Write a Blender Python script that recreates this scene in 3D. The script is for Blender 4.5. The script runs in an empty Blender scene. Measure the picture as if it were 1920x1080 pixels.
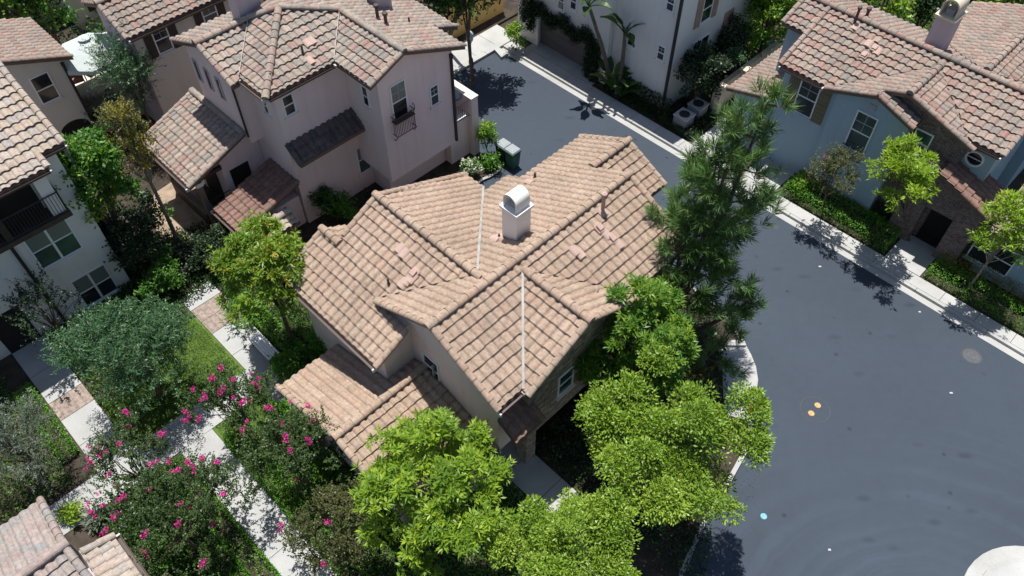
import bpy, bmesh, math, random
import numpy as np
from mathutils import Vector, Matrix

# ------------------------------------------------------------------ camera, light, exposure
scn = bpy.context.scene
COL = scn.collection
H = 26.0; F = 1493.0; PITCH = math.radians(51.2)
cam_d = bpy.data.cameras.new('camera'); cam = bpy.data.objects.new('camera', cam_d); COL.objects.link(cam)
cam.location = (0, 0, H); cam.rotation_euler = (math.radians(90) - PITCH, 0, 0)
cam_d.sensor_width = 36; cam_d.lens = F / 1920 * 36; cam_d.clip_end = 500; cam_d.clip_start = 0.5
scn.camera = cam
SUN_DIR = Vector((0.05, -0.247, -1.0)).normalized()      # direction the light travels
SUN_EL = math.asin(-SUN_DIR.z)
world = bpy.data.worlds.new('World'); scn.world = world; world.use_nodes = True
wn = world.node_tree; wn.nodes.clear()
sky = wn.nodes.new('ShaderNodeTexSky'); sky.sky_type = 'NISHITA'; sky.sun_disc = False
sky.sun_elevation = SUN_EL; sky.sun_rotation = math.atan2(-SUN_DIR.x, -SUN_DIR.y)
bg = wn.nodes.new('ShaderNodeBackground'); bg.inputs['Strength'].default_value = 0.082
wo = wn.nodes.new('ShaderNodeOutputWorld')
wn.links.new(sky.outputs[0], bg.inputs[0]); wn.links.new(bg.outputs[0], wo.inputs[0])
sun_d = bpy.data.lights.new('sun', 'SUN'); sun_d.energy = 5.0; sun_d.angle = math.radians(0.5); sun_d.color = (1.0, 0.965, 0.91)
sun = bpy.data.objects.new('sun', sun_d); COL.objects.link(sun)
sun.location = (0, 0, 60); sun.rotation_euler = SUN_DIR.to_track_quat('-Z', 'Y').to_euler()
scn.view_settings.view_transform = 'Standard'; scn.view_settings.look = 'None'
scn.view_settings.exposure = 0.37; scn.view_settings.gamma = 1.0
scn.cycles.use_denoising = True
scn.cycles.max_bounces = 8

# ------------------------------------------------------------------ coordinates
S2 = math.sqrt(2)
cp, sp = math.cos(PITCH), math.sin(PITCH)
def P(px, py, z=0.0):                 # point of the place seen at a photo pixel, at height z
    a = (px - 960) / F; b = (540 - py) / F
    d = (a, b * sp + cp, b * cp - sp); t = (z - H) / d[2]
    return Vector((d[0] * t, d[1] * t, z))
def W(u, v, z=0.0): return Vector(((u - v) / S2, (u + v) / S2, z))
def UV(p): return ((p[0] + p[1]) / S2, (p[1] - p[0]) / S2, p[2])
def Q(px, py, z=0.0): return UV(P(px, py, z))
def _ray(px, py):
    o = np.array([0., 0., H]); e = np.array(UV(P(px, py, 0))); return o, e - o
def QU(px, py, u): o, d = _ray(px, py); return o + d * ((u - o[0]) / d[0])
def QV(px, py, v): o, d = _ray(px, py); return o + d * ((v - o[1]) / d[1])
def depth(p): return p[1] * cp + (H - p[2]) * sp

# ------------------------------------------------------------------ materials
MATS = {}
def newmat(name):
    m = bpy.data.materials.new(name); m.use_nodes = True; nt = m.node_tree; nt.nodes.clear(); MATS[name] = m
    return m, nt
def nd(nt, t, **kw):
    n = nt.nodes.new(t)
    for k, v in kw.items(): setattr(n, k, v)
    return n
def lk(nt, a, b): nt.links.new(a, b)
def noise(nt, scale, detail=4, coord='Object', rough=0.55):
    tc = nd(nt, 'ShaderNodeTexCoord'); n = nd(nt, 'ShaderNodeTexNoise')
    n.inputs['Scale'].default_value = scale; n.inputs['Detail'].default_value = detail; n.inputs['Roughness'].default_value = rough
    lk(nt, tc.outputs[coord], n.inputs['Vector']); return n
def ramp(nt, fac, stops):
    r = nd(nt, 'ShaderNodeValToRGB'); e = r.color_ramp.elements
    e[0].position, e[0].color = stops[0][0], (*stops[0][1], 1); e[1].position, e[1].color = stops[-1][0], (*stops[-1][1], 1)
    for pos, c in stops[1:-1]:
        x = e.new(pos); x.color = (*c, 1)
    lk(nt, fac, r.inputs[0]); return r
def mixc(nt, fac, a, b, mode='MIX'):
    m = nd(nt, 'ShaderNodeMix', data_type='RGBA', blend_type=mode)
    if isinstance(fac, (int, float)): m.inputs[0].default_value = fac
    else: lk(nt, fac, m.inputs[0])
    for i, x in ((6, a), (7, b)):
        if isinstance(x, tuple): m.inputs[i].default_value = (*x, 1)
        else: lk(nt, x, m.inputs[i])
    return m.outputs[2]
def finish(nt, color, rough=0.8, bump=None, bstr=0.3, bdist=0.02, metal=0, spec=0.35):
    b = nd(nt, 'ShaderNodeBsdfPrincipled'); o = nd(nt, 'ShaderNodeOutputMaterial')
    if isinstance(color, tuple): b.inputs['Base Color'].default_value = (*color, 1)
    else: lk(nt, color, b.inputs['Base Color'])
    if isinstance(rough, (int, float)): b.inputs['Roughness'].default_value = rough
    else: lk(nt, rough, b.inputs['Roughness'])
    b.inputs['Metallic'].default_value = metal; b.inputs['Specular IOR Level'].default_value = spec
    if bump is not None:
        k = nd(nt, 'ShaderNodeBump'); k.inputs['Strength'].default_value = bstr; k.inputs['Distance'].default_value = bdist
        lk(nt, bump, k.inputs['Height']); lk(nt, k.outputs[0], b.inputs['Normal'])
    lk(nt, b.outputs[0], o.inputs[0]); return b
def mottled(name, col, var=0.15, scale=3, fine=40, rough=0.85, bstr=0.2, bdist=0.01, metal=0, spec=0.3):
    m, nt = newmat(name)
    n1 = noise(nt, scale, 5); n2 = noise(nt, fine, 3)
    c0 = tuple(c * (1 - var) for c in col); c1 = tuple(min(1, c * (1 + var)) for c in col)
    r = ramp(nt, n1.outputs[0], [(0.32, c0), (0.68, c1)])
    c = mixc(nt, 0.25, r.outputs[0], ramp(nt, n2.outputs[0], [(0.3, c0), (0.7, c1)]).outputs[0])
    finish(nt, c, rough, n2.outputs[0], bstr, bdist, metal, spec); return m
def stucco(name, col):
    m, nt = newmat(name); n1 = noise(nt, 0.6, 5); n2 = noise(nt, 70, 3)
    c = ramp(nt, n1.outputs[0], [(0.3, tuple(x * .92 for x in col)), (0.7, tuple(min(1, x * 1.05) for x in col))]).outputs[0]
    tc = nd(nt, 'ShaderNodeTexCoord'); mp = nd(nt, 'ShaderNodeMapping'); mp.inputs['Scale'].default_value = (3.2, 3.2, 0.22); lk(nt, tc.outputs['Object'], mp.inputs['Vector'])
    st = nd(nt, 'ShaderNodeTexNoise'); st.inputs['Scale'].default_value = 1.0; st.inputs['Detail'].default_value = 5; lk(nt, mp.outputs[0], st.inputs['Vector'])
    c = mixc(nt, 1.0, c, ramp(nt, st.outputs[0], [(0.34, (0.90, 0.885, 0.87)), (0.52, (1, 1, 1))]).outputs[0], 'MULTIPLY')
    c = mixc(nt, 0.5, c, ramp(nt, n2.outputs[0], [(0.3, tuple(x * .85 for x in col)), (0.7, tuple(min(1, x * 1.1) for x in col))]).outputs[0])
    finish(nt, c, 0.92, n2.outputs[0], 0.35, 0.008, spec=0.25); return m
def tile_mat(name, palette, stain=0.35, dark=(0.10, 0.08, 0.07)):
    m, nt = newmat(name)
    uv = nd(nt, 'ShaderNodeUVMap'); wnz = nd(nt, 'ShaderNodeTexWhiteNoise', noise_dimensions='2D'); lk(nt, uv.outputs[0], wnz.inputs['Vector'])
    n = len(palette)
    r = ramp(nt, wnz.outputs['Value'], [(i / (n - 1), c) for i, c in enumerate(palette)])
    big = noise(nt, 0.55, 4); fine = noise(nt, 9, 5)
    st = ramp(nt, big.outputs[0], [(0.42, (0, 0, 0)), (0.75, (1, 1, 1))])
    mul = nd(nt, 'ShaderNodeMath', operation='MULTIPLY'); lk(nt, st.outputs[0], mul.inputs[0]); mul.inputs[1].default_value = stain
    c = mixc(nt, mul.outputs[0], r.outputs[0], dark)
    f = ramp(nt, fine.outputs[0], [(0.3, (0.72, 0.72, 0.72)), (0.72, (1.16, 1.16, 1.16))])
    c = mixc(nt, 1.0, c, f.outputs[0], 'MULTIPLY')
    spk = noise(nt, 38, 2); s2 = ramp(nt, spk.outputs[0], [(0.60, (1, 1, 1)), (0.74, (0.62, 0.6, 0.58))])
    c = mixc(nt, 0.8, c, s2.outputs[0], 'MULTIPLY')
    finish(nt, c, 0.88, fine.outputs[0], 0.35, 0.01, spec=0.25); return m
def leaf_mat(name, lo, mid, hi, trans=0.35, tint=(1.25, 1.25, 0.7), gloss=0.35):
    m, nt = newmat(name)
    uv = nd(nt, 'ShaderNodeUVMap'); sx = nd(nt, 'ShaderNodeSeparateXYZ'); lk(nt, uv.outputs[0], sx.inputs[0])
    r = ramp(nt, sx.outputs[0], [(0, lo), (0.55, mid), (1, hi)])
    p = nd(nt, 'ShaderNodeBsdfPrincipled'); lk(nt, r.outputs[0], p.inputs['Base Color'])
    p.inputs['Roughness'].default_value = 0.42; p.inputs['Specular IOR Level'].default_value = gloss
    t = nd(nt, 'ShaderNodeBsdfTranslucent'); lk(nt, mixc(nt, 1.0, r.outputs[0], tint, 'MULTIPLY'), t.inputs[0])
    mx = nd(nt, 'ShaderNodeMixShader'); mx.inputs[0].default_value = trans
    o = nd(nt, 'ShaderNodeOutputMaterial')
    lk(nt, p.outputs[0], mx.inputs[1]); lk(nt, t.outputs[0], mx.inputs[2]); lk(nt, mx.outputs[0], o.inputs[0]); return m

def brick_mat(name, c1, c2, mortar, bw=0.21, bh=0.075):
    m, nt = newmat(name)
    tc = nd(nt, 'ShaderNodeTexCoord'); sx = nd(nt, 'ShaderNodeSeparateXYZ'); lk(nt, tc.outputs['Object'], sx.inputs[0])
    ad = nd(nt, 'ShaderNodeMath', operation='ADD'); lk(nt, sx.outputs[0], ad.inputs[0]); lk(nt, sx.outputs[1], ad.inputs[1])
    cx = nd(nt, 'ShaderNodeCombineXYZ'); lk(nt, ad.outputs[0], cx.inputs[0]); lk(nt, sx.outputs[2], cx.inputs[1])
    b = nd(nt, 'ShaderNodeTexBrick'); lk(nt, cx.outputs[0], b.inputs['Vector'])
    b.inputs['Color1'].default_value = (*c1, 1); b.inputs['Color2'].default_value = (*c2, 1); b.inputs['Mortar'].default_value = (*mortar, 1)
    b.inputs['Scale'].default_value = 1; b.inputs['Brick Width'].default_value = bw; b.inputs['Row Height'].default_value = bh
    b.inputs['Mortar Size'].default_value = 0.009; b.inputs['Bias'].default_value = -0.1
    n = noise(nt, 7, 4); c = mixc(nt, 1.0, b.outputs['Color'], ramp(nt, n.outputs[0], [(0.3, (0.6, 0.6, 0.6)), (0.7, (1.3, 1.25, 1.2))]).outputs[0], 'MULTIPLY')
    iv = nd(nt, 'ShaderNodeMath', operation='SUBTRACT'); iv.inputs[0].default_value = 1; lk(nt, b.outputs['Fac'], iv.inputs[1])
    finish(nt, c, 0.9, iv.outputs[0], 0.6, 0.015); return m

def asphalt_mat():
    m, nt = newmat('asphalt')
    n1 = noise(nt, 0.16, 4); n2 = noise(nt, 45, 4, rough=0.8); n3 = noise(nt, 2.6, 8, rough=0.7)
    c = ramp(nt, n1.outputs[0], [(0.25, (0.036, 0.048, 0.067)), (0.75, (0.045, 0.061, 0.083))]).outputs[0]
    c = mixc(nt, 1.0, c, ramp(nt, n2.outputs[0], [(0.25, (0.66, 0.66, 0.66)), (0.75, (1.32, 1.32, 1.32))]).outputs[0], 'MULTIPLY')
    c = mixc(nt, 1.0, c, ramp(nt, n3.outputs[0], [(0.25, (0.93, 0.93, 0.93)), (0.6, (1.03, 1.03, 1.03))]).outputs[0], 'MULTIPLY')
    # turning-circle wear: rings about a point in the court
    tc = nd(nt, 'ShaderNodeTexCoord'); mp = nd(nt, 'ShaderNodeMapping'); mp.vector_type = 'POINT'
    q = P(1800, 1330); mp.inputs['Location'].default_value = (-q.x, -q.y, 0)
    lk(nt, tc.outputs['Object'], mp.inputs['Vector'])
    ln = nd(nt, 'ShaderNodeVectorMath', operation='LENGTH'); lk(nt, mp.outputs[0], ln.inputs[0])
    wob = noise(nt, 0.30, 3); ad = nd(nt, 'ShaderNodeMath', operation='ADD'); lk(nt, ln.outputs['Value'], ad.inputs[0]); lk(nt, wob.outputs[0], ad.inputs[1])
    r1 = nd(nt, 'ShaderNodeTexNoise', noise_dimensions='1D'); r1.inputs['Scale'].default_value = 1.9; r1.inputs['Detail'].default_value = 7; lk(nt, ad.outputs[0], r1.inputs['W'])
    msk = noise(nt, 0.10, 3); mk = ramp(nt, msk.outputs[0], [(0.36, (0.1, 0.1, 0.1)), (0.56, (0.9, 0.9, 0.9))]); sc = nd(nt, 'ShaderNodeMath', operation='MULTIPLY'); lk(nt, ln.outputs['Value'], sc.inputs[0]); sc.inputs[1].default_value = 0.08
    far = ramp(nt, sc.outputs[0], [(0.55, (1, 1, 1)), (0.92, (0.06, 0.06, 0.06))]); mm = nd(nt, 'ShaderNodeMath', operation='MULTIPLY'); lk(nt, mk.outputs[0], mm.inputs[0]); lk(nt, far.outputs[0], mm.inputs[1])
    c = mixc(nt, mm.outputs[0], c, mixc(nt, 1.0, c, ramp(nt, r1.outputs[0], [(0.44, (0.985, 0.985, 0.985)), (0.64, (1.17, 1.18, 1.20))]).outputs[0], 'MULTIPLY'))
    # oil spots and grit
    v = nd(nt, 'ShaderNodeTexVoronoi'); v.inputs['Scale'].default_value = 0.9; lk(nt, tc.outputs['Object'], v.inputs['Vector'])
    c = mixc(nt, 1.0, c, ramp(nt, v.outputs['Distance'], [(0.03, (0.55, 0.55, 0.56)), (0.10, (1, 1, 1))]).outputs[0], 'MULTIPLY')
    sm = noise(nt, 0.9, 3); sv = nd(nt, 'ShaderNodeTexVoronoi'); sv.inputs['Scale'].default_value = 0.45; mp2 = nd(nt, 'ShaderNodeMapping'); mp2.inputs['Scale'].default_value = (1, 2.2, 1); mp2.inputs['Rotation'].default_value = (0, 0, .6); lk(nt, tc.outputs['Object'], mp2.inputs['Vector']); lk(nt, mp2.outputs[0], sv.inputs['Vector'])
    c = mixc(nt, 1.0, c, ramp(nt, sv.outputs['Distance'], [(0.05, (0.74, 0.74, 0.74)), (0.16, (1, 1, 1))]).outputs[0], 'MULTIPLY')
    finish(nt, c, 0.82, n2.outputs[0], 0.35, 0.004, spec=0.35); return m
asphalt_mat()

def concrete_mat(name, col, joint=1.45):
    m, nt = newmat(name)
    n1 = noise(nt, 0.7, 5); n2 = noise(nt, 25, 4)
    c = ramp(nt, n1.outputs[0], [(0.3, tuple(x * 0.82 for x in col)), (0.7, tuple(x * 1.06 for x in col))]).outputs[0]
    c = mixc(nt, 1.0, c, ramp(nt, n2.outputs[0], [(0.3, (0.88, 0.88, 0.88)), (0.7, (1.05, 1.05, 1.05))]).outputs[0], 'MULTIPLY')
    st = noise(nt, 3.2, 6); c = mixc(nt, 1.0, c, ramp(nt, st.outputs[0], [(0.62, (1, 1, 1)), (0.78, (0.78, 0.76, 0.73))]).outputs[0], 'MULTIPLY')
    finish(nt, c, 0.85, n2.outputs[0], 0.2, 0.004, spec=0.3); return m
concrete_mat('concrete', (0.43, 0.43, 0.42)); concrete_mat('concrete_path', (0.40, 0.405, 0.40)); concrete_mat('kerb_concrete', (0.41, 0.41, 0.395))
mottled('joint', (0.12, 0.115, 0.11), 0.2)
brick_mat('paver', (0.30, 0.245, 0.215), (0.26, 0.215, 0.19), (0.17, 0.145, 0.13), 0.4, 0.4)
mottled('soil', (0.050, 0.040, 0.030), 0.5, 2.2, 18, 0.95, 0.6, 0.05)
mottled('mulch', (0.30, 0.23, 0.17), 0.35, 2.5, 25, 0.95, 0.6, 0.03)
mottled('lawn', (0.085, 0.150, 0.025), 0.4, 2.0, 60, 0.9, 0.7, 0.04)
stucco('stucco_pink', (0.80, 0.655, 0.63))
stucco('stucco_main', (0.74, 0.62, 0.57))
stucco('stucco_white', (0.78, 0.76, 0.72))
stucco('stucco_cream', (0.62, 0.55, 0.43))
stucco('stucco_blue', (0.35, 0.46, 0.52))
stucco('stucco_beige', (0.64, 0.59, 0.52))
stucco('stucco_grey', (0.40, 0.38, 0.40))
stucco('stucco_yellow', (0.62, 0.42, 0.16))
stucco('stucco_lilac', (0.50, 0.42, 0.45))
mottled('fascia', (0.16, 0.11, 0.085), 0.15, 2, 30, 0.7)
mottled('gutter_metal', (0.58, 0.54, 0.50), 0.08, 2, 30, 0.5)
mottled('dark_metal', (0.035, 0.032, 0.032), 0.2, 4, 40, 0.5)
mottled('iron_rust', (0.085, 0.055, 0.05), 0.25, 6, 40, 0.6)
mottled('flashing', (0.33, 0.325, 0.31), 0.25, 3, 30, 0.5)
mottled('white_paint', (0.80, 0.80, 0.79), 0.03, 2, 40, 0.5)
mottled('chimney_paint', (0.80, 0.76, 0.73), 0.05, 2, 40, 0.7)
mottled('shutter_dark', (0.055, 0.042, 0.035), 0.15, 3, 30, 0.6)
mottled('shutter_tan', (0.36, 0.26, 0.20), 0.15, 3, 30, 0.6)
mottled('shutter_olive', (0.16, 0.14, 0.08), 0.15, 3, 30, 0.6)
mottled('garage_door', (0.13, 0.12, 0.12), 0.1, 2, 30, 0.7)
mottled('wood_dark', (0.060, 0.043, 0.034), 0.2, 3, 30, 0.7)
mottled('wood_post', (0.20, 0.15, 0.12), 0.2, 3, 30, 0.7)
mottled('recess_shade', (0.020, 0.018, 0.018), 0.2, 2, 20, 0.8)  # near-black for openings and recesses, their shade put into the colour
mottled('bin_green', (0.018, 0.095, 0.055), 0.2, 3, 30, 0.45, spec=0.5)
mottled('bin_dark', (0.020, 0.030, 0.028), 0.2, 3, 30, 0.45, spec=0.5)
mottled('bin_lid_grey', (0.27, 0.30, 0.31), 0.10, 5, 30, 0.5)
mottled('ac_metal', (0.42, 0.43, 0.43), 0.08, 4, 30, 0.5)
mottled('canvas', (0.48, 0.53, 0.52), 0.05, 4, 60, 0.9)
mottled('manhole_iron', (0.085, 0.09, 0.10), 0.25, 8, 40, 0.7)
mottled('orange_cover', (0.50, 0.30, 0.14), 0.4, 14, 50, 0.75)
mottled('seal_ring', (0.060, 0.066, 0.076), 0.1, 3, 40, 0.8)
mottled('blue_paint', (0.17, 0.38, 0.46), 0.25, 12, 50, 0.7)
mottled('red_paint', (0.16, 0.015, 0.025), 0.2, 6, 40, 0.7)
mottled('litter_white', (0.45, 0.45, 0.43), 0.1)
mottled('bark', (0.115, 0.085, 0.062), 0.4, 5, 35, 0.95, 0.7, 0.03)
mottled('bark_pale', (0.27, 0.22, 0.17), 0.35, 5, 35, 0.95, 0.6, 0.02)
mottled('palm_trunk', (0.16, 0.13, 0.10), 0.4, 8, 30, 0.95, 0.7, 0.03)
mottled('terracotta', (0.40, 0.18, 0.10), 0.15, 4, 30, 0.8)
mottled('cushion', (0.30, 0.16, 0.14), 0.2, 4, 40, 0.9)
mottled('blue_plastic', (0.03, 0.10, 0.42), 0.1, 4, 30, 0.4, spec=0.5)
mottled('lamp_glass', (0.45, 0.55, 0.62), 0.1, 4, 30, 0.2, spec=0.5)
mottled('mint_roof_vent', (0.44, 0.30, 0.26), 0.08, 4, 30, 0.8)
def glass_mat(name, a, b):
    m, nt = newmat(name); n = noise(nt, 0.9, 2)
    c = ramp(nt, n.outputs[0], [(0.40, a), (0.62, b)]).outputs[0]
    finish(nt, c, 0.08, spec=0.6); return m
glass_mat('pane_dark', (0.010, 0.014, 0.017), (0.030, 0.042, 0.046)); glass_mat('pane_teal_reflection', (0.020, 0.045, 0.042), (0.05, 0.10, 0.09))  # the teal pane has its green reflection painted into the base colour
def blind_mat():
    m, nt = newmat('pane_blind')
    tc = nd(nt, 'ShaderNodeTexCoord'); w = nd(nt, 'ShaderNodeTexWave'); w.bands_direction = 'Z'; w.inputs['Scale'].default_value = 6
    lk(nt, tc.outputs['Object'], w.inputs['Vector']); c = ramp(nt, w.outputs[0], [(0.2, (0.10, 0.12, 0.11)), (0.8, (0.24, 0.26, 0.24))]).outputs[0]
    finish(nt, c, 0.15, spec=0.6)
blind_mat()
brick_mat('brick_brown', (0.115, 0.078, 0.072), (0.20, 0.145, 0.135), (0.24, 0.215, 0.20))
brick_mat('brick_tan', (0.22, 0.175, 0.13), (0.46, 0.38, 0.29), (0.16, 0.135, 0.11), 0.32, 0.12)
brick_mat('brick_red', (0.28, 0.13, 0.08), (0.18, 0.09, 0.06), (0.2, 0.17, 0.14))

tile_mat('tile_tan', [(0.36, 0.262, 0.195), (0.41, 0.312, 0.24), (0.335, 0.25, 0.19), (0.43, 0.33, 0.255), (0.385, 0.265, 0.20), (0.365, 0.285, 0.22), (0.395, 0.29, 0.22)], 0.42, (0.19, 0.145, 0.105))
tile_mat('tile_pink', [(0.299, 0.211, 0.176), (0.370, 0.304, 0.251), (0.246, 0.233, 0.207), (0.405, 0.339, 0.282), (0.308, 0.189, 0.163), (0.352, 0.286, 0.238), (0.220, 0.211, 0.194), (0.387, 0.317, 0.246)], 0.30, (0.17, 0.14, 0.12))
tile_mat('tile_rose', [(0.282, 0.198, 0.167), (0.352, 0.282, 0.229), (0.229, 0.207, 0.185), (0.370, 0.290, 0.242), (0.299, 0.172, 0.145), (0.326, 0.260, 0.216), (0.211, 0.198, 0.180)], 0.35, (0.16, 0.13, 0.11))
tile_mat('tile_red', [(0.22, 0.125, 0.10), (0.27, 0.165, 0.13), (0.18, 0.11, 0.095), (0.26, 0.18, 0.15)], 0.3, (0.14, 0.08, 0.06))
tile_mat('tile_shaded', [(0.11, 0.095, 0.10), (0.15, 0.115, 0.11), (0.09, 0.08, 0.085), (0.17, 0.14, 0.13)], 0.3, (0.05, 0.045, 0.045))  # pent tiles under the wall: its shade is put into a darker palette
tile_mat('tile_sand', [(0.40, 0.335, 0.285), (0.45, 0.38, 0.32), (0.33, 0.31, 0.29), (0.42, 0.32, 0.26), (0.38, 0.33, 0.26)], 0.3, (0.22, 0.17, 0.12))
tile_mat('tile_grey', [(0.34, 0.28, 0.255), (0.38, 0.32, 0.29), (0.24, 0.265, 0.265), (0.36, 0.295, 0.27), (0.30, 0.215, 0.195), (0.37, 0.315, 0.285)], 0.45, (0.22, 0.18, 0.15))
mottled('tile_patch', (0.43, 0.31, 0.26), 0.08, 4, 30, 0.85)

leaf_mat('leaf_bright', (0.088, 0.1665, 0.0235), (0.1665, 0.2936, 0.0313), (0.3328, 0.4306, 0.0431))
leaf_mat('leaf_rust', (0.1174, 0.1665, 0.0235), (0.2349, 0.2936, 0.0352), (0.4698, 0.2936, 0.0587))
leaf_mat('leaf_citrus', (0.0422, 0.1266, 0.0236), (0.0844, 0.211, 0.0304), (0.1688, 0.3206, 0.0422))
leaf_mat('leaf_feather', (0.085, 0.165, 0.018), (0.185, 0.305, 0.028), (0.36, 0.46, 0.075), 0.2)
leaf_mat('leaf_olive', (0.035, 0.085, 0.036), (0.068, 0.15, 0.062), (0.13, 0.23, 0.11), 0.25, (1.1, 1.2, 0.8))
leaf_mat('leaf_sage', (0.060, 0.085, 0.060), (0.12, 0.15, 0.11), (0.20, 0.23, 0.18), 0.2, (1.1, 1.2, 0.8))
leaf_mat('leaf_myrtle', (0.030, 0.060, 0.018), (0.058, 0.105, 0.030), (0.115, 0.150, 0.045), 0.25)
leaf_mat('leaf_brown', (0.045, 0.058, 0.020), (0.090, 0.105, 0.034), (0.16, 0.155, 0.06), 0.25)
leaf_mat('leaf_yellow', (0.1435, 0.1435, 0.0202), (0.2785, 0.2363, 0.0236), (0.4556, 0.3375, 0.0338), 0.4)
leaf_mat('leaf_pine', (0.048, 0.108, 0.030), (0.090, 0.180, 0.048), (0.20, 0.30, 0.085), 0.25, (1.1, 1.2, 0.7))
leaf_mat('leaf_hedge', (0.0506, 0.1435, 0.0202), (0.0979, 0.2531, 0.027), (0.1856, 0.3544, 0.0422))
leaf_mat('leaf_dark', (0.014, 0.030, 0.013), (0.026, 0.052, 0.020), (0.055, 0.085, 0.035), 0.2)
leaf_mat('leaf_lime', (0.137, 0.2448, 0.0274), (0.2545, 0.3915, 0.0352), (0.4306, 0.5481, 0.0587), 0.4)
leaf_mat('leaf_banana', (0.030, 0.080, 0.020), (0.055, 0.12, 0.026), (0.11, 0.18, 0.04), 0.3)
leaf_mat('petal_magenta', (0.50, 0.006, 0.18), (0.72, 0.012, 0.30), (0.85, 0.06, 0.45), 0.3, (1.1, 0.6, 0.9))
leaf_mat('petal_white', (0.60, 0.60, 0.50), (0.75, 0.75, 0.62), (0.8, 0.8, 0.7), 0.3, (1, 1, 1))
leaf_mat('grass_blade', (0.055, 0.105, 0.014), (0.095, 0.165, 0.022), (0.15, 0.21, 0.04), 0.3)

# ------------------------------------------------------------------ builders
def tag(o, label=None, cat=None, group=None, kind=None):
    for k, x in (('label', label), ('category', cat), ('group', group), ('kind', kind)):
        if x: o[k] = x
    return o
def empty(name, loc, rz=0.0):
    o = bpy.data.objects.new(name, None); o.empty_display_size = 0.3; COL.objects.link(o); o.location = loc; o.rotation_euler = (0, 0, rz); return o
def link(name, me, parent=None, loc=None):
    o = bpy.data.objects.new(name, me); COL.objects.link(o)
    if parent is not None: o.parent = parent
    if loc is not None: o.location = loc
    return o
class MB:
    def __init__(s, off=(0, 0, 0)): s.v = []; s.f = []; s.m = []; s.uv = []; s.off = off; s.mats = []
    def mi(s, mat):
        if mat not in s.mats: s.mats.append(mat)
        return s.mats.index(mat)
    def add(s, vs, fs, mat, uv=None):
        b = len(s.v); s.v += [tuple(x) for x in vs]; k = s.mi(mat)
        for i, f in enumerate(fs):
            s.f.append(tuple(b + j for j in f)); s.m.append(k); s.uv.append(uv[i] if uv is not None else (0.3, 0.7))
        return s
    def prism(s, top, bot, mat):     # two rings of equal length -> closed solid
        n = len(top); vs = list(bot) + list(top)
        fs = [tuple(range(n - 1, -1, -1)), tuple(range(n, 2 * n))] + [(i, (i + 1) % n, n + (i + 1) % n, n + i) for i in range(n)]
        return s.add(vs, fs, mat)
    def box(s, a0, a1, b0, b1, z0, z1, mat):
        r = [(a0, b0), (a1, b0), (a1, b1), (a0, b1)]
        return s.prism([(x, y, z1) for x, y in r], [(x, y, z0) for x, y in r], mat)
    def flat(s, pts, z0, z1, mat): return s.prism([(x, y, z1) for x, y in pts], [(x, y, z0) for x, y in pts], mat)
    def sec_v(s, uz, v0, v1, mat): return s.prism([(u, v1, z) for u, z in uz], [(u, v0, z) for u, z in uz], mat)
    def sec_u(s, vz, u0, u1, mat): return s.prism([(u1, v, z) for v, z in vz], [(u0, v, z) for v, z in vz], mat)
    def tube(s, pts, rad, mat, n=7, cap=True):
        pts = [Vector(p) for p in pts]; vs = []; fs = []
        for i, p in enumerate(pts):
            d = (pts[min(i + 1, len(pts) - 1)] - pts[max(i - 1, 0)]); d = d.normalized() if d.length > 1e-9 else Vector((0, 0, 1))
            x = d.cross(Vector((0, 0, 1)) if abs(d.z) < 0.95 else Vector((1, 0, 0))).normalized(); y = d.cross(x)
            r = rad[i] if isinstance(rad, (list, tuple)) else rad
            for k in range(n):
                t = 2 * math.pi * k / n; vs.append(p + x * (r * math.cos(t)) + y * (r * math.sin(t)))
        for i in range(len(pts) - 1):
            for k in range(n): fs.append((i * n + k, i * n + (k + 1) % n, (i + 1) * n + (k + 1) % n, (i + 1) * n + k))
        if cap: fs.append(tuple(range(n - 1, -1, -1))); fs.append(tuple(range((len(pts) - 1) * n, len(pts) * n)))
        return s.add(vs, fs, mat)
    def lathe(s, c, prof, mat, n=16, cap=True):
        vs = []; fs = []
        for r, z in prof:
            for k in range(n): t = 2 * math.pi * k / n; vs.append((c[0] + r * math.cos(t), c[1] + r * math.sin(t), c[2] + z))
        m = len(prof)
        for i in range(m - 1):
            for k in range(n): fs.append((i * n + k, i * n + (k + 1) % n, (i + 1) * n + (k + 1) % n, (i + 1) * n + k))
        if cap: fs.append(tuple(range(n - 1, -1, -1))); fs.append(tuple(range((m - 1) * n, m * n)))
        return s.add(vs, fs, mat)
    def build(s, name, parent=None, loc=None, smooth=False):
        me = bpy.data.meshes.new(name); ox, oy, oz = s.off
        me.from_pydata([(x - ox, y - oy, z - oz) for x, y, z in s.v], [], s.f)
        for m in s.mats: me.materials.append(MATS[m])
        me.polygons.foreach_set('material_index', s.m)
        if smooth: me.polygons.foreach_set('use_smooth', [True] * len(s.f))
        ul = me.uv_layers.new(name='UVMap'); cnt = np.array([len(f) for f in s.f]); ul.data.foreach_set('uv', np.repeat(np.array(s.uv, dtype=np.float32), cnt, axis=0).ravel())
        me.update(); return link(name, me, parent, loc)

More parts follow.
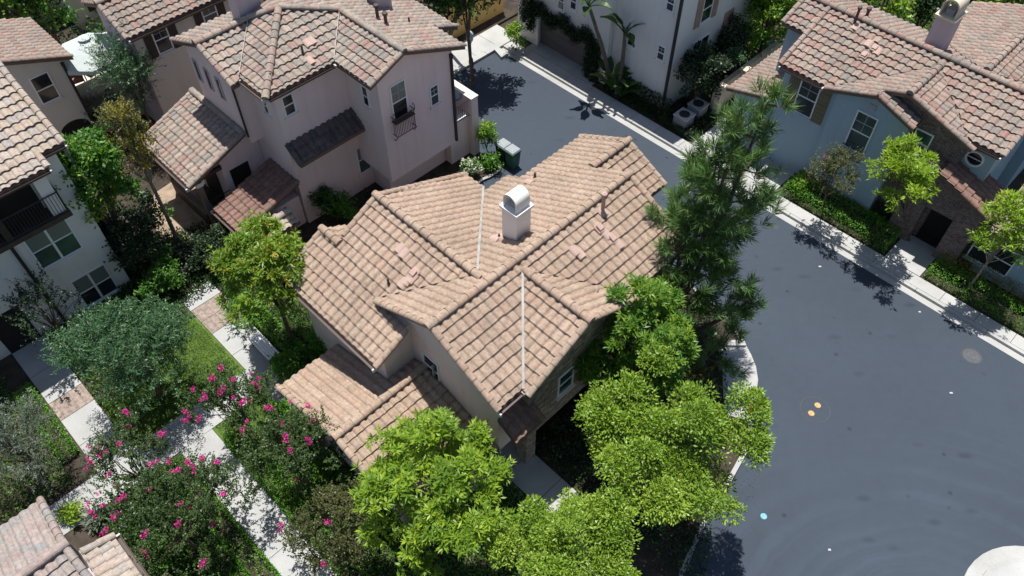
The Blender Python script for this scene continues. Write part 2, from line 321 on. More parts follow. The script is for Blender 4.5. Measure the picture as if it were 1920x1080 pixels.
# ------------------------------------------------------------------ tiled roofs (u, v, z frame)
TW, TC = 0.30, 0.37           # tile width and course
_prof = [(0.0, -0.006), (0.08, 0.026), (0.24, 0.050), (0.42, 0.052), (0.60, 0.034), (0.72, 0.002), (0.86, -0.016)]
def plane(axis, ref, z, p, s): return dict(axis=axis, ref=ref, z=z, p=p, s=s)
def pz(pl, u, v): c = u if pl['axis'] == 'u' else v; return pl['z'] - pl['p'] * pl['s'] * (c - pl['ref'])
_pid = [0]
def tiled(mb, pl, poly, mat, slab='fascia', seed=0):
    _pid[0] += 1
    k = math.sqrt(1 + pl['p'] ** 2); ax = pl['axis']; s = pl['s']
    cs = [(p[0] if ax == 'u' else p[1]) for p in poly]; xs = [(p[1] if ax == 'u' else p[0]) for p in poly]
    ts = [s * (c - pl['ref']) * k for c in cs]
    r0, r1 = math.floor(min(ts) / TC), math.ceil(max(ts) / TC); c0, c1 = math.floor(min(xs) / TW), math.ceil(max(xs) / TW)
    prof = [(c * TW + a * TW, h) for c in range(c0, c1) for a, h in _prof] + [(c1 * TW, 0.0)]
    X = np.array([a for a, _ in prof]); PH = np.array([h for _, h in prof]); nx = len(X)
    rng = random.Random(seed * 131 + _pid[0]); rows = []
    for r in range(r0, r1):
        rows.append((r * TC - 0.045, -0.022)); rows.append(((r + 1) * TC, 0.046))
    V = []; rg = np.random.default_rng(_pid[0] * 7 + seed); nc = c1 - c0
    for i, (t, h) in enumerate(rows):
        if i % 2 == 0: jh = np.append(np.repeat(rg.normal(0, .0055, nc), 7), 0); jt = np.append(np.repeat(rg.normal(0, .010, nc), 7), 0)
        n = PH + h + jh; tt = t + (jt if i % 2 else 0 * jt)
        c = pl['ref'] + s * (tt / k) + (pl['p'] * s / k) * n; z = pl['z'] - pl['p'] * tt / k + n / k
        A = np.stack([c, X, z] if ax == 'u' else [X, c, z], 1); V.append(A)
    V = np.concatenate(V); fs = []; uv = []
    for i in range(len(rows) - 1):
        for j in range(nx - 1):
            fs.append((i * nx + j, i * nx + j + 1, (i + 1) * nx + j + 1, (i + 1) * nx + j))
            uv.append((c0 + j // 7 + 0.5, r0 + i // 2 + 0.5 + _pid[0] * 57))
    me = bpy.data.meshes.new('tmp'); me.from_pydata(V.tolist(), [], fs); ul = me.uv_layers.new(name='UVMap')
    ul.data.foreach_set('uv', np.repeat(np.array(uv, dtype=np.float32), 4, axis=0).ravel())
    bm = bmesh.new(); bm.from_mesh(me); bpy.data.meshes.remove(me)
    area = sum(poly[i][0] * poly[(i + 1) % len(poly)][1] - poly[(i + 1) % len(poly)][0] * poly[i][1] for i in range(len(poly)))
    if area < 0: poly = poly[::-1]
    for i in range(len(poly)):
        a, b = poly[i], poly[(i + 1) % len(poly)]
        if math.hypot(b[0] - a[0], b[1] - a[1]) < 1e-6: continue
        no = Vector((b[1] - a[1], -(b[0] - a[0]), 0)).normalized()
        bmesh.ops.bisect_plane(bm, geom=bm.verts[:] + bm.edges[:] + bm.faces[:], plane_co=(a[0], a[1], 0), plane_no=no, clear_outer=True)
    bm.verts.index_update(); L = bm.loops.layers.uv.active
    mb.add([v.co[:] for v in bm.verts], [[v.index for v in f.verts] for f in bm.faces], mat, [tuple(f.loops[0][L].uv) for f in bm.faces])
    bm.free()
    if slab:
        mb.prism([(u, v, pz(pl, u, v) - 0.035) for u, v in poly], [(u, v, pz(pl, u, v) - 0.17) for u, v in poly], slab)
def caps(mb, a, b, mat, r=0.125, seg=0.40, lift=0.03, seed=1):
    a = Vector(a); b = Vector(b); d = b - a; L = d.length; d.normalize(); n = max(1, round(L / seg)); seg = L / n
    x = d.cross(Vector((0, 0, 1))).normalized(); y = x.cross(d)
    for i in range(n):
        _pid[0] += 1
        p0 = a + d * (i * seg - 0.02); p1 = a + d * ((i + 1) * seg + 0.03); vs = []; m = 8
        for p, rr, up in ((p0, r * 1.10, 0.018), (p1, r * 0.95, 0.0)):
            for k in range(m): t = math.pi * (k / (m - 1)); vs.append(p + x * (rr * math.cos(t)) + y * (rr * math.sin(t) * 0.9 + lift - 0.03 + up))
        fs = [(k, k + 1, m + k + 1, m + k) for k in range(m - 1)] + [tuple(range(m)), tuple(range(2 * m - 1, m - 1, -1))]
        mb.add(vs, fs, mat, [(_pid[0] + 0.5, i + 0.5)] * len(fs))

class House:
    def __init__(s, name, label, u0, v0, cat='house', group=None):
        s.u0, s.v0 = u0, v0; s.off = (u0, v0, 0); s.root = empty(name, W(u0, v0, 0), math.radians(45)); tag(s.root, label, cat, group); s.tile = 'tile_tan'
    def mb(s): return MB(s.off)
    def part(s, name, mb, parent=None, smooth=False): return mb.build(name, parent or s.root, smooth=smooth)
    def roof(s, name, planes, ridges=(), rakes=(), gutters=(), mat=None, slab='fascia', flash=()):
        mat = mat or s.tile; m = s.mb()
        for pl, poly in planes: tiled(m, pl, poly, mat, slab)
        r = s.part(name, m)
        if ridges:
            for a, b in ridges: m = s.mb(); caps(m, a, b, mat, 0.14, 0.40, 0.05); s.part('ridge_cap', m, r)
        if rakes:
            for a, b in rakes: m = s.mb(); caps(m, a, b, mat, 0.11, 0.37, 0.035); s.part('rake_tile', m, r)
        for a, b in gutters:
            m = s.mb(); a = Vector(a); b = Vector(b); d = (b - a).normalized(); x = d.cross(Vector((0, 0, 1))); 
            pr = [(-0.02, 0.0), (-0.02, -0.10), (0.09, -0.10), (0.115, 0.0), (0.10, 0.0), (0.08, -0.085), (-0.005, -0.085), (-0.005, 0.0)]
            f = lambda p: [tuple(p + x * (q * 1.0) + Vector((0, 0, w - 0.05))) for q, w in pr]
            vs = f(a) + f(b); n = len(pr)
            m.add(vs, [(i, (i + 1) % n, n + (i + 1) % n, n + i) for i in range(n)], 'gutter_brown')
            for p in (a, b):
                m.add(*_boxpts(p + x * 0.045 + Vector((0, 0, -0.10)), d, x, 0.03, 0.085, 0.07), 'gutter_metal')
            s.part('gutter', m, r)
        for pts, w in flash:
            m = s.mb(); pts = [Vector(p) for p in pts]; d = (pts[1] - pts[0]).normalized(); x = d.cross(Vector((0, 0, 1))).normalized() * w
            up = Vector((0, 0, 0.115)); a, b = pts
            m.prism([a - x + up, a + x + up, b + x + up, b - x + up], [a - x - up, a + x - up, b + x - up, b - x - up], 'flashing')
            s.part('valley_flashing', m, r)
        return r
    def window(s, face, c, x, z, w, h, panes=1, pane='pane_dark', sill=True, blind=False, grid=False, frame='white_paint', mid=True, shutters=None, label=None):
        at = (lambda a, q, n: (c - n, x + a, z + q)) if face == 'u' else (lambda a, q, n: (x + a, c - n, z + q))
        def bx(m, a0, a1, q0, q1, n0, n1, mat):
            vs = [at(a, q, n) for n in (n0, n1) for a, q in ((a0, q0), (a1, q0), (a1, q1), (a0, q1))]
            m.add(vs, [(0, 1, 2, 3), (7, 6, 5, 4), (0, 4, 5, 1), (1, 5, 6, 2), (2, 6, 7, 3), (3, 7, 4, 0)], mat)
        m = s.mb(); t = 0.055; W2, H2 = w / 2, h / 2
        for a0, a1, q0, q1 in ((-W2, -W2 + t, -H2, H2), (W2 - t, W2, -H2, H2), (-W2 + t, W2 - t, H2 - t, H2), (-W2 + t, W2 - t, -H2, -H2 + t)): bx(m, a0, a1, q0, q1, -0.05, 0.045, frame)
        pw = w / panes
        for i in range(1, panes): bx(m, -W2 + i * pw - t * 0.8, -W2 + i * pw + t * 0.8, -H2 + t, H2 - t, -0.05, 0.043, frame)
        if mid:
            for i in range(panes): bx(m, -W2 + i * pw + t, -W2 + (i + 1) * pw - t, -0.025, 0.025, -0.04, 0.035, frame)
        o = s.part('window', m)
        if label: o['label'] = label
        m = s.mb(); bx(m, -W2 + t * .5, W2 - t * .5, -H2 + t * .5, H2 - t * .5, -0.06, 0.012, pane); s.part('pane', m, o)
        if blind: m = s.mb(); bx(m, -W2 + t, W2 - t, 0.03, H2 - t, 0.013, 0.018, 'pane_blind'); s.part('blind', m, o)
        if grid:
            frame = 'ac_metal'; m = s.mb(); bx(m, -0.009, 0.009, 0.03, H2 - t, 0.013, 0.024, frame)
            bx(m, -W2 + t, -0.013, H2 / 2 - .02, H2 / 2 + .005, 0.013, 0.028, frame); bx(m, 0.013, W2 - t, H2 / 2 - .02, H2 / 2 + .005, 0.013, 0.028, frame); s.part('muntin', m, o)
        if sill: m = s.mb(); bx(m, -W2 - 0.06, W2 + 0.06, -H2 - 0.10, -H2 - 0.001, -0.05, 0.10, s.stucco); s.part('sill', m, o)
        if shutters:
            for sg in (-1, 1):
                m = s.mb(); a0, a1 = sorted((sg * (W2 + 0.02), sg * (W2 + 0.02 + w * 0.52))); bx(m, a0, a1, -H2 - .05, H2 + .05, -0.03, 0.05, shutters)
                for q in np.linspace(-H2 + .05, H2 - .05, 9): bx(m, a0 + .05, a1 - .05, q - .03, q + .03, 0.051, 0.062, shutters)
                s.part('shutter', m)
        return o
    def blk(s, face, c, x, z, w, h, n0, n1, mat, name, parent=None):
        at = (lambda a, q, n: (c - n, x + a, z + q)) if face == 'u' else (lambda a, q, n: (x + a, c - n, z + q))
        m = s.mb(); vs = [at(a, q, n) for n in (n0, n1) for a, q in ((-w / 2, -h / 2), (w / 2, -h / 2), (w / 2, h / 2), (-w / 2, h / 2))]
        m.add(vs, [(0, 1, 2, 3), (7, 6, 5, 4), (0, 4, 5, 1), (1, 5, 6, 2), (2, 6, 7, 3), (3, 7, 4, 0)], mat)
        return s.part(name, m, parent)
    def pipe(s, u, v, z, h=0.6, r=0.05, cap=False, mat='iron_rust'):
        m = s.mb(); m.lathe((u, v, z - 0.15), [(r * 1.9, 0), (r * 1.7, 0.17), (r, 0.22), (r, h + 0.15)] + ([(r * 1.6, h + 0.15), (r * 1.6, h + 0.24), (r * 0.4, h + 0.28)] if cap else []), mat, 12)
        return s.part('vent_pipe', m)
    def rail(s, face, c, x0, x1, z0, z1, name='railing', mat='dark_metal', step=0.11):
        at = (lambda a, z: (c, a, z)) if face == 'u' else (lambda a, z: (a, c, z))
        m = s.mb(); m.tube([at(x0, z0), at(x1, z0)], 0.018, mat, 5); m.tube([at(x0, z1), at(x1, z1)], 0.025, mat, 5)
        for a in np.arange(x0 + 0.02, x1, step): m.tube([at(a, z0), at(a, z1)], 0.011, mat, 5)
        return s.part(name, m)
    def downspout(s, u, v, z0, z1, mat='dark_metal', r=0.05):
        m = s.mb(); m.box(u - r, u + r, v - r, v + r, z0, z1, mat); m.box(u - r * 1.3, u + r * 1.3, v - r * 1.3, v + r * 1.3, z1 - 0.2, z1 + .001, mat)
        return s.part('downspout', m)
def _boxpts(c, d, x, hd, hx, hz):
    z = Vector((0, 0, 1)); vs = [c + d * (i * hd) + x * (j * hx) + z * (k * hz) for k in (-1, 1) for i, j in ((-1, -1), (1, -1), (1, 1), (-1, 1))]
    return vs, [(3, 2, 1, 0), (4, 5, 6, 7), (0, 1, 5, 4), (1, 2, 6, 5), (2, 3, 7, 6), (3, 0, 4, 7)]
mottled('gutter_brown', (0.085, 0.06, 0.05), 0.12, 2, 30, 0.5)
def chimney(h, u, v, z0, z1, wu, wv, mat='chimney_paint', hood_along='u', hood_mat='chimney_paint', hood_h=0.55):
    m = h.mb(); m.box(u - wu / 2, u + wu / 2, v - wv / 2, v + wv / 2, z0, z1, mat); o = h.part('chimney', m)
    m = h.mb(); e = 0.07; m.box(u - wu / 2 - e, u + wu / 2 + e, v - wv / 2 - e, v + wv / 2 + e, z1 - 0.0, z1 + 0.09, hood_mat); h.part('chimney_cap', m, o)
    m = h.mb(); n = 14; L, Wd = (wu, wv) if hood_along == 'u' else (wv, wu); rad = Wd / 2 - 0.03; th = 0.05; base = z1 + 0.091; leg = hood_h - rad
    prof = [(-rad, 0)] + [(-rad * math.cos(math.pi * i / n), leg + rad * math.sin(math.pi * i / n)) for i in range(n + 1)] + [(rad, 0)]
    pin = [(a * (rad - th) / rad, q if q == 0 else leg + (q - leg) * (rad - th) / rad) for a, q in prof]
    k = len(prof); vs = []
    for e in (-L / 2 + 0.02, L / 2 - 0.02):
        for pr in (prof, pin):
            for a, q in pr: vs.append((u + e, v + a, base + q) if hood_along == 'u' else (u + a, v + e, base + q))
    fs = []
    for i in range(k - 1):
        fs += [(i, i + 1, 2 * k + i + 1, 2 * k + i), (k + i + 1, k + i, 3 * k + i, 3 * k + i + 1), (i + 1, i, k + i, k + i + 1), (2 * k + i, 2 * k + i + 1, 3 * k + i + 1, 3 * k + i)]
    m.add(vs, fs, hood_mat); h.part('chimney_hood', m, o)
    m = h.mb(); a, b = (0.36, 0.42); m.box(u - wu * .25, u + wu * a, v - wv * .22, v + wv * .22, base, base + leg * 0.55, 'stucco_grey'); h.part('flue', m, o)
    return o
# ------------------------------------------------------------------ foliage
def unit(a): return a / np.maximum(np.linalg.norm(a, axis=-1, keepdims=True), 1e-9)
def perp(a, rng):
    r = rng.normal(size=a.shape); r -= (r * a).sum(-1, keepdims=True) * a; return unit(r)
def leaves(base, d, L, w, rng, fold=0.18, droop=0.0):
    """kite shaped leaves: base point, direction, length, width -> (N,4,3)"""
    n = len(base); L = L * rng.uniform(0.7, 1.25, (n, 1)); w = w * rng.uniform(0.8, 1.2, (n, 1))
    d = unit(d + np.array([0, 0, -1.0]) * droop)
    up = np.array([0, 0, 1.0]) + rng.normal(size=(n, 3)) * 0.55
    side = np.cross(d, up); side = unit(side); nn = np.cross(side, d)
    mid = base + d * L * 0.45 - nn * (w * fold)
    return np.stack([base, mid + side * w / 2 + nn * w * fold, base + d * L, mid - side * w / 2 + nn * w * fold], 1)
def leaf_mesh(name, quads, val, mats, off, mid=None):
    n = len(quads); me = bpy.data.meshes.new(name); me.vertices.add(n * 4); me.loops.add(n * 4); me.polygons.add(n)
    me.vertices.foreach_set('co', (quads - np.array(off)).astype(np.float32).ravel())
    me.loops.foreach_set('vertex_index', np.arange(n * 4, dtype=np.int32))
    me.polygons.foreach_set('loop_start', np.arange(0, n * 4, 4, dtype=np.int32))
    for m in mats: me.materials.append(MATS[m])
    if mid is not None: me.polygons.foreach_set('material_index', mid.astype(np.int32))
    ul = me.uv_layers.new(name='UVMap'); uv = np.stack([val, val], 1); ul.data.foreach_set('uv', np.repeat(uv, 4, axis=0).astype(np.float32).ravel())
    me.update(calc_edges=True); me.validate(); return me
_bough = [None]
def crown_points(c, R, n, rng, lobes=9, up=0.35, inner=0.12, lobe=(0.24, 0.46), clump=0.42, gap=0.72):
    """points + outward normals on an uneven crown: boughs set on a ragged shell, each a dome of leaf clusters, gaps between"""
    R = np.array(R); Rm = R.mean(); nb = int(max(10, gap * 4 * math.pi * Rm ** 2 / (math.pi * clump ** 2)))
    ph = rng.uniform(0, 6.28, 6); d = unit(rng.normal(size=(nb, 3))); d[:, 2] = np.where(d[:, 2] < -0.35, -d[:, 2], d[:, 2]); d = unit(d)
    az = np.arctan2(d[:, 1], d[:, 0]); el = d[:, 2]
    rag = 0.78 + 0.11 * np.sin(3 * az + ph[0] + 2 * el) + 0.09 * np.sin(5 * az + ph[1] - 3 * el) + 0.08 * np.sin(7 * el + ph[2] + az) + rng.normal(0, .09, nb)
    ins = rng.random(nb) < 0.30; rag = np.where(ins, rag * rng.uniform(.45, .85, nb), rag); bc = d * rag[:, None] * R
    br = clump * rng.uniform(0.55, 1.25, nb); p = br ** 2 / (br ** 2).sum(); idx = rng.choice(nb, n, p=p)
    q = unit(rng.normal(size=(n, 3)) + d[idx] * 0.6 + np.array([0, 0, .75])); pts = bc[idx] + q * (br[idx] * rng.uniform(0.55, 1.05, n))[:, None] * np.array([1, 1, .66])
    stray = rng.random(n) < 0.035; pts[stray] += q[stray] * clump * .6
    _bough[0] = np.clip(.5 + .28 * rng.normal(size=nb) - .25 * ins, 0, 1)[idx]  # inner boughs get darker leaves, shade inside the crown painted as colour
    k = rng.choice(nb, min(nb, 26), replace=False); return c + pts, unit(q + np.array([0, 0, up])), c + bc[k] * 0.92
def foliage(kind, pts, nor, rng, S=1.0):
    n = len(pts); cv = rng.uniform(0, 1, n)       # value shared by a cluster, partly by its whole bough
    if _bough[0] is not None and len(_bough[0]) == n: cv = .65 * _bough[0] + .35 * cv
    _bough[0] = None
    if kind == 'rosette':
        k = 10; ax = np.repeat(unit(nor * .6 + np.array([0, 0, .55]) + rng.normal(size=nor.shape) * .3), k, 0); b = np.repeat(pts, k, 0); th = rng.uniform(0.55, 1.5, (n * k, 1)); d = ax * np.cos(th) + perp(ax, rng) * np.sin(th)
        q = leaves(b + d * 0.02, d, 0.20 * S, 0.052 * S, rng, droop=0.12); v = np.repeat(cv, k) * 0.6 + rng.uniform(0, 0.4, n * k)
    elif kind == 'broad':
        k = 8; ax = np.repeat(nor, k, 0); b = np.repeat(pts, k, 0) + rng.normal(size=(n * k, 3)) * 0.10 * S; d = unit(ax * 0.5 + rng.normal(size=(n * k, 3)))
        q = leaves(b, d, 0.15 * S, 0.085 * S, rng, droop=0.15); v = np.repeat(cv, k) * 0.5 + rng.uniform(0, 0.5, n * k)
    elif kind == 'feather':
        k = 56; ax = np.repeat(nor, k, 0); r = unit(rng.normal(size=(n * k, 3)) + ax * 0.9 + np.array([0, 0, .3])); rad = np.repeat(rng.uniform(.16, .32, (n, 1)), k, 0) * S; b = np.repeat(pts, k, 0) + r * rad * rng.uniform(0.75, 1.05, (n * k, 1))
        q = leaves(b, unit(r * .8 + rng.normal(size=r.shape) * 0.5), 0.095 * S, 0.038 * S, rng); v = np.repeat(cv, k) * 0.5 + rng.uniform(0, 0.5, n * k)
    elif kind == 'olive':
        k = 20; ax = np.repeat(unit(nor + rng.normal(size=nor.shape) * 0.45), k, 0); t = np.tile(np.linspace(0, 1, k), n)[:, None]; b = np.repeat(pts, k, 0) + ax * t * 0.5 * S
        d = unit(ax * 0.6 + perp(ax, rng)); q = leaves(b, d, 0.095 * S, 0.026 * S, rng); v = np.repeat(cv, k) * 0.5 + rng.uniform(0, 0.5, n * k)
    elif kind == 'myrtle':
        k = 18; ax = np.repeat(unit(nor * 0.7 + np.array([0, 0, 0.5]) + rng.normal(size=nor.shape) * 0.35), k, 0); t = np.tile(np.linspace(0, 1, k), n)[:, None]; b = np.repeat(pts, k, 0) + ax * (t - 0.4) * 0.55 * S
        d = unit(ax * 0.45 + perp(ax, rng)); q = leaves(b, d, 0.085 * S * (1.15 - 0.5 * t), 0.05 * S, rng); v = np.repeat(cv, k) * 0.45 + rng.uniform(0, 0.55, n * k)
    elif kind == 'needle':
        k = 46; ax = np.repeat(nor, k, 0); t = rng.uniform(0, 1, (n * k, 1)); b = np.repeat(pts, k, 0) - ax * t * 0.22 * S; d = unit(ax * 0.75 + perp(ax, rng) * rng.uniform(0.3, 1.0, (n * k, 1)))
        q = leaves(b, d, 0.36 * S, 0.020 * S, rng, fold=0.0, droop=0.05); v = np.repeat(cv, k) * 0.5 + rng.uniform(0, 0.5, n * k)
    elif kind == 'petal':
        k = 26; r = unit(rng.normal(size=(n * k, 3))); b = np.repeat(pts, k, 0) + r * rng.uniform(0.3, 1, (n * k, 1)) * 0.11 * S; q = leaves(b, r, 0.07 * S, 0.07 * S, rng); v = rng.uniform(0, 1, n * k)
    return q, v
KIND = {'rosette': 16, 'broad': 22, 'feather': 11, 'olive': 20, 'myrtle': 16, 'needle': 8}
def crown(root, name, kind, mat, c, R, base, seed, dens=1.0, S=1.0, lobes=9, extra=None, share=0.0, up=0.35, inner=0.12, lobe=(0.24, 0.46), clump=None):
    rng = np.random.default_rng(seed); a = 4 * math.pi * ((R[0] * R[1]) ** 1.6 / 3 + 2 * (R[0] * R[2]) ** 1.6 / 3) ** (1 / 1.6)
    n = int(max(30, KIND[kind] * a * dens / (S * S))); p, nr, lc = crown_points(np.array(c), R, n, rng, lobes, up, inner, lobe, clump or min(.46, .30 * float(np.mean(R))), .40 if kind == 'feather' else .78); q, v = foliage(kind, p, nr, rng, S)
    mid = None; mats = [mat]
    if extra:
        mats.append(extra); f = rng.random(len(p)) < share * (0.3 + 1.4 * (p[:, 2] > c[2])); mid = np.repeat(f, len(q) // len(p))
    o = link(name, leaf_mesh(name, q, v, mats, base, mid), root); return o, p, nr, lc
def trunk(root, base, ends, r0, mat='bark', fork=0.45, seed=0, name='trunk', lean=None):
    rng = random.Random(seed); m = MB(base); b = Vector(base); top = Vector(np.mean(np.array(ends), 0)); f = b.lerp(top, fork) + Vector((rng.uniform(-.1, .1), rng.uniform(-.1, .1), 0))
    if lean is not None: f = f + Vector(lean)
    m.tube([b - Vector((0, 0, .1)), b + Vector((0, 0, .12)), b.lerp(f, .5) + Vector((rng.uniform(-.05, .05), rng.uniform(-.05, .05), 0)), f], [r0 * 1.5, r0 * 1.1, r0 * .9, r0 * .78], mat, 8)
    for e in ends:
        e = Vector(e); k = f.lerp(e, .5) + Vector((rng.uniform(-.15, .15), rng.uniform(-.15, .15), rng.uniform(0, .2))); m.tube([f, k, e], [r0 * .55, r0 * .35, r0 * .12], mat, 6)
    return m.build(name, root)
_seed = [10]
def tree(name, label, cat, kind, mat, px, py, zc, rpx, rz, tr=0.09, dens=1.0, S=1.0, lobes=9, base=None, bark='bark', group=None, flowers=0, petal='petal_magenta', fork=0.45, seed=None, rx=None, extra=None, share=0.0, zoff=0.0, up=0.35, inner=0.12, lobe=(0.24, 0.46), crown_name='crown', zb=0.08, clump=None):
    _seed[0] += 1; sd = seed or _seed[0]; c = P(px, py, zc); k = depth(c) / F; R = (rpx * k, (rx or rpx) * k, rz)
    b = P(*base, zb) if base else Vector((c.x, c.y, zb)); root = empty(name, b); tag(root, label, cat, group)
    o, p, nr, lc = crown(root, crown_name, kind, mat, c, R, b, sd, dens, S, lobes, extra, share, up, inner, lobe, clump)
    if tr: trunk(root, b, [tuple(x) for x in lc[:(14 if rpx > 45 else 6)]], tr, bark, fork, sd)
    if flowers:
        rng = np.random.default_rng(sd + 500); ok = np.where((nr[:, 2] > 0.35))[0]; pick = rng.choice(ok, min(flowers, len(ok)), replace=False)
        fm = []
        for i in range(3):
            rr = np.random.default_rng(900 + i); pts = rr.normal(size=(3, 3)) * np.array([0.07, 0.07, 0.10]); q, v = foliage('petal', pts, np.tile([[0, 0, 1.]], (3, 1)), rr, 0.85)
            fm.append(leaf_mesh('blossom', q, v, [petal], (0, 0, 0)))
        for j, i in enumerate(pick):
            fl = link('blossom', fm[j % 3], root, Vector(p[i] + nr[i] * 0.22 + np.array([0, 0, 0.12])) - b); fl.rotation_euler = (0, 0, rng.uniform(0, 6)); fl.scale = [rng.uniform(0.38, 0.75)] * 3
    return root
def bush(name, label, cat, kind, mat, px, py, rpx, h, dens=1.2, S=0.8, z=0.1, group=None, flowers=0, petal='petal_magenta', lobes=7, extra=None, share=0.0):
    return tree(name, label, cat, kind, mat, px, py, z + h * 0.5, rpx, h * 0.55, 0.03, dens, S, lobes, None, 'bark', group, flowers, petal, 0.25, extra=extra, share=share, zb=z)
def inpoly(x, y, poly):
    r = np.zeros(len(x), bool); n = len(poly)
    for i in range(n):
        x0, y0 = poly[i]; x1, y1 = poly[(i + 1) % n]; c = ((y0 > y) != (y1 > y)) & (x < (x1 - x0) * (y - y0) / (y1 - y0 + 1e-12) + x0); r ^= c
    return r
def scatter_poly(poly, n, rng):
    a = np.array(poly); lo, hi = a.min(0), a.max(0); q = rng.uniform(lo, hi, (n * 4, 2)); q = q[inpoly(q[:, 0], q[:, 1], poly)][:n]; return q
def xy(poly_uv): return [tuple(W(*p))[:2] for p in poly_uv]
def cover(name, label, cat, poly, mat, n, z0, z1, L=0.10, w=0.05, kind='stuff', extra=None, share=0.1, upw=0.8, seed=5, clump=0.0):
    """low leafy cover over a plan polygon (world x, y)"""
    rng = np.random.default_rng(seed + len(name)); p = scatter_poly(poly, n, rng)
    hgt = 0.5 + 0.5 * np.sin(p[:, 0] * 3.1 + 1.3 * np.sin(p[:, 1] * 2.3)) * np.sin(p[:, 1] * 2.7 + np.sin(p[:, 0] * 1.9))
    z = z0 + (z1 - z0) * (0.35 * rng.random(len(p)) + 0.65 * hgt); pts = np.column_stack([p, z]); d = unit(rng.normal(size=(len(p), 3)) * 0.8 + np.array([0, 0, upw]))
    q = leaves(pts, d, L, w, rng); v = np.clip(rng.random(len(p)) * 0.6 + hgt * 0.4, 0, 1); mid = (rng.random(len(p)) < share) if extra else None
    o = link(name, leaf_mesh(name, q, v, [mat] + ([extra] if extra else []), (0, 0, 0), mid)); tag(o, label, cat, kind=kind); return o
def hedge(label, poly, mat, h, dens=420, z=0.12, L=0.075, w=0.045, group=None, seed=3, name='hedge', cat='hedge'):
    """clipped hedge: leaves over top and sides of an extruded plan polygon (world x, y)"""
    rng = np.random.default_rng(seed); a = np.array(poly); c = a.mean(0); root = Vector((c[0], c[1], z))
    area = 0.5 * abs(sum(poly[i][0] * poly[(i + 1) % len(poly)][1] - poly[(i + 1) % len(poly)][0] * poly[i][1] for i in range(len(poly))))
    p = scatter_poly(poly, int(area * dens), rng); wob = 0.10 * np.sin(p[:, 0] * 5.3) * np.sin(p[:, 1] * 4.7) * h ** 0.5
    pts = [np.column_stack([p, z + h * (0.82 + 0.18 * rng.random(len(p))) + wob])]; nr = [np.tile([[0, 0, 1.]], (len(p), 1))]
    for i in range(len(poly)):
        p0, p1 = np.array(poly[i]), np.array(poly[(i + 1) % len(poly)]); e = p1 - p0; L_ = np.linalg.norm(e); k = int(L_ * h * dens * 1.1)
        if k < 1: continue
        o = np.array([e[1], -e[0]]) / L_; o = o if np.dot(o, (p0 + p1) / 2 - c) > 0 else -o
        t = rng.random((k, 1)); b = p0 + e * t + o * rng.uniform(-0.08, 0.03, (k, 1)); pts.append(np.column_stack([b, z + h * rng.random(k)])); nr.append(np.tile([[o[0], o[1], 0.3]], (k, 1)))
    pts = np.concatenate(pts); nr = np.concatenate(nr); d = unit(nr * 0.5 + rng.normal(size=pts.shape)); q = leaves(pts, d, L, w, rng)
    o = link(name, leaf_mesh(name, q, np.clip(rng.random(len(q)) * 0.7 + 0.3 * np.sin(pts[:, 0] * 4) ** 2, 0, 1), [mat], root), None, root); tag(o, label, cat, group); return o
def sheet(name, pts, z, mat, label=None, cat=None, kind='structure', z0=None):
    m = MB()
    if z0 is None: m.add([(x, y, z) for x, y in pts], [tuple(range(len(pts)))], mat)
    else: m.flat(pts, z0, z, mat)
    o = m.build(name); tag(o, label, cat, kind=kind); return o
def ccw(pts):
    a = sum(pts[i][0] * pts[(i + 1) % len(pts)][1] - pts[(i + 1) % len(pts)][0] * pts[i][1] for i in range(len(pts))); return pts if a > 0 else pts[::-1]
def ring_sheet(name, line, w, z, mat, z0=None, kind='structure', side=1):
    """band of width w along a polyline (world x, y)"""
    L = [Vector((x, y, 0)) for x, y in line]; off = []
    for i, p in enumerate(L):
        d = (L[min(i + 1, len(L) - 1)] - L[max(i - 1, 0)]).normalized(); off.append(p + Vector((-d.y, d.x, 0)) * w * side)
    m = MB()
    for i in range(len(L) - 1):
        q = ccw([tuple(L[i])[:2], tuple(L[i + 1])[:2], tuple(off[i + 1])[:2], tuple(off[i])[:2]])
        if z0 is None: m.add([(x, y, z) for x, y in q], [(0, 1, 2, 3)], mat)
        else: m.flat(q, z0, z, mat)
    return tag(m.build(name), kind=kind)
# ------------------------------------------------------------------ the ground, the court, pavements and paths
def pxy(*pp): return [tuple(P(x, y))[:2] for x, y in pp]
sheet('ground', [(-160, -60), (160, -60), (160, 220), (-160, 220)], -0.03, 'soil', 'dark bare soil ground under the planting around the houses', 'ground')
KU = 26.5      # kerb line of the far pavement
sheet('road', ccw(xy([(8, -40), (KU, -40), (KU, 27.2), (8, 27.2)])), 0.0, 'asphalt', 'dark blue grey asphalt court and lane between the houses', 'road')
ring_sheet('gutter_strip', xy([(KU, -40), (KU, -12), (KU, 0), (KU, 12), (KU, 27.2)]), 0.32, 0.006, 'kerb_concrete')
def strips(name, u0, u1, v0, v1, z, mat, joint=1.5, along='v'):
    m = MB(); n = max(1, round(((v1 - v0) if along == 'v' else (u1 - u0)) / joint)); g = 0.012
    for i in range(n):
        if along == 'v': a, b = v0 + (v1 - v0) * i / n + g, v0 + (v1 - v0) * (i + 1) / n - g; q = [(u0, a), (u1, a), (u1, b), (u0, b)]
        else: a, b = u0 + (u1 - u0) * i / n + g, u0 + (u1 - u0) * (i + 1) / n - g; q = [(a, v0), (b, v0), (b, v1), (a, v1)]
        m.flat(ccw(xy(q)), z - 0.14, z, mat)
    q = [(u0 + .02, v0 + .02), (u1 - .02, v0 + .02), (u1 - .02, v1 - .02), (u0 + .02, v1 - .02)]; m.flat(ccw(xy(q)), z - 0.15, z - 0.012, 'joint')
    return tag(m.build(name), kind='structure')
strips('kerb', KU, KU + 0.16, -40, 27.2, 0.13, 'kerb_concrete', 3.0)
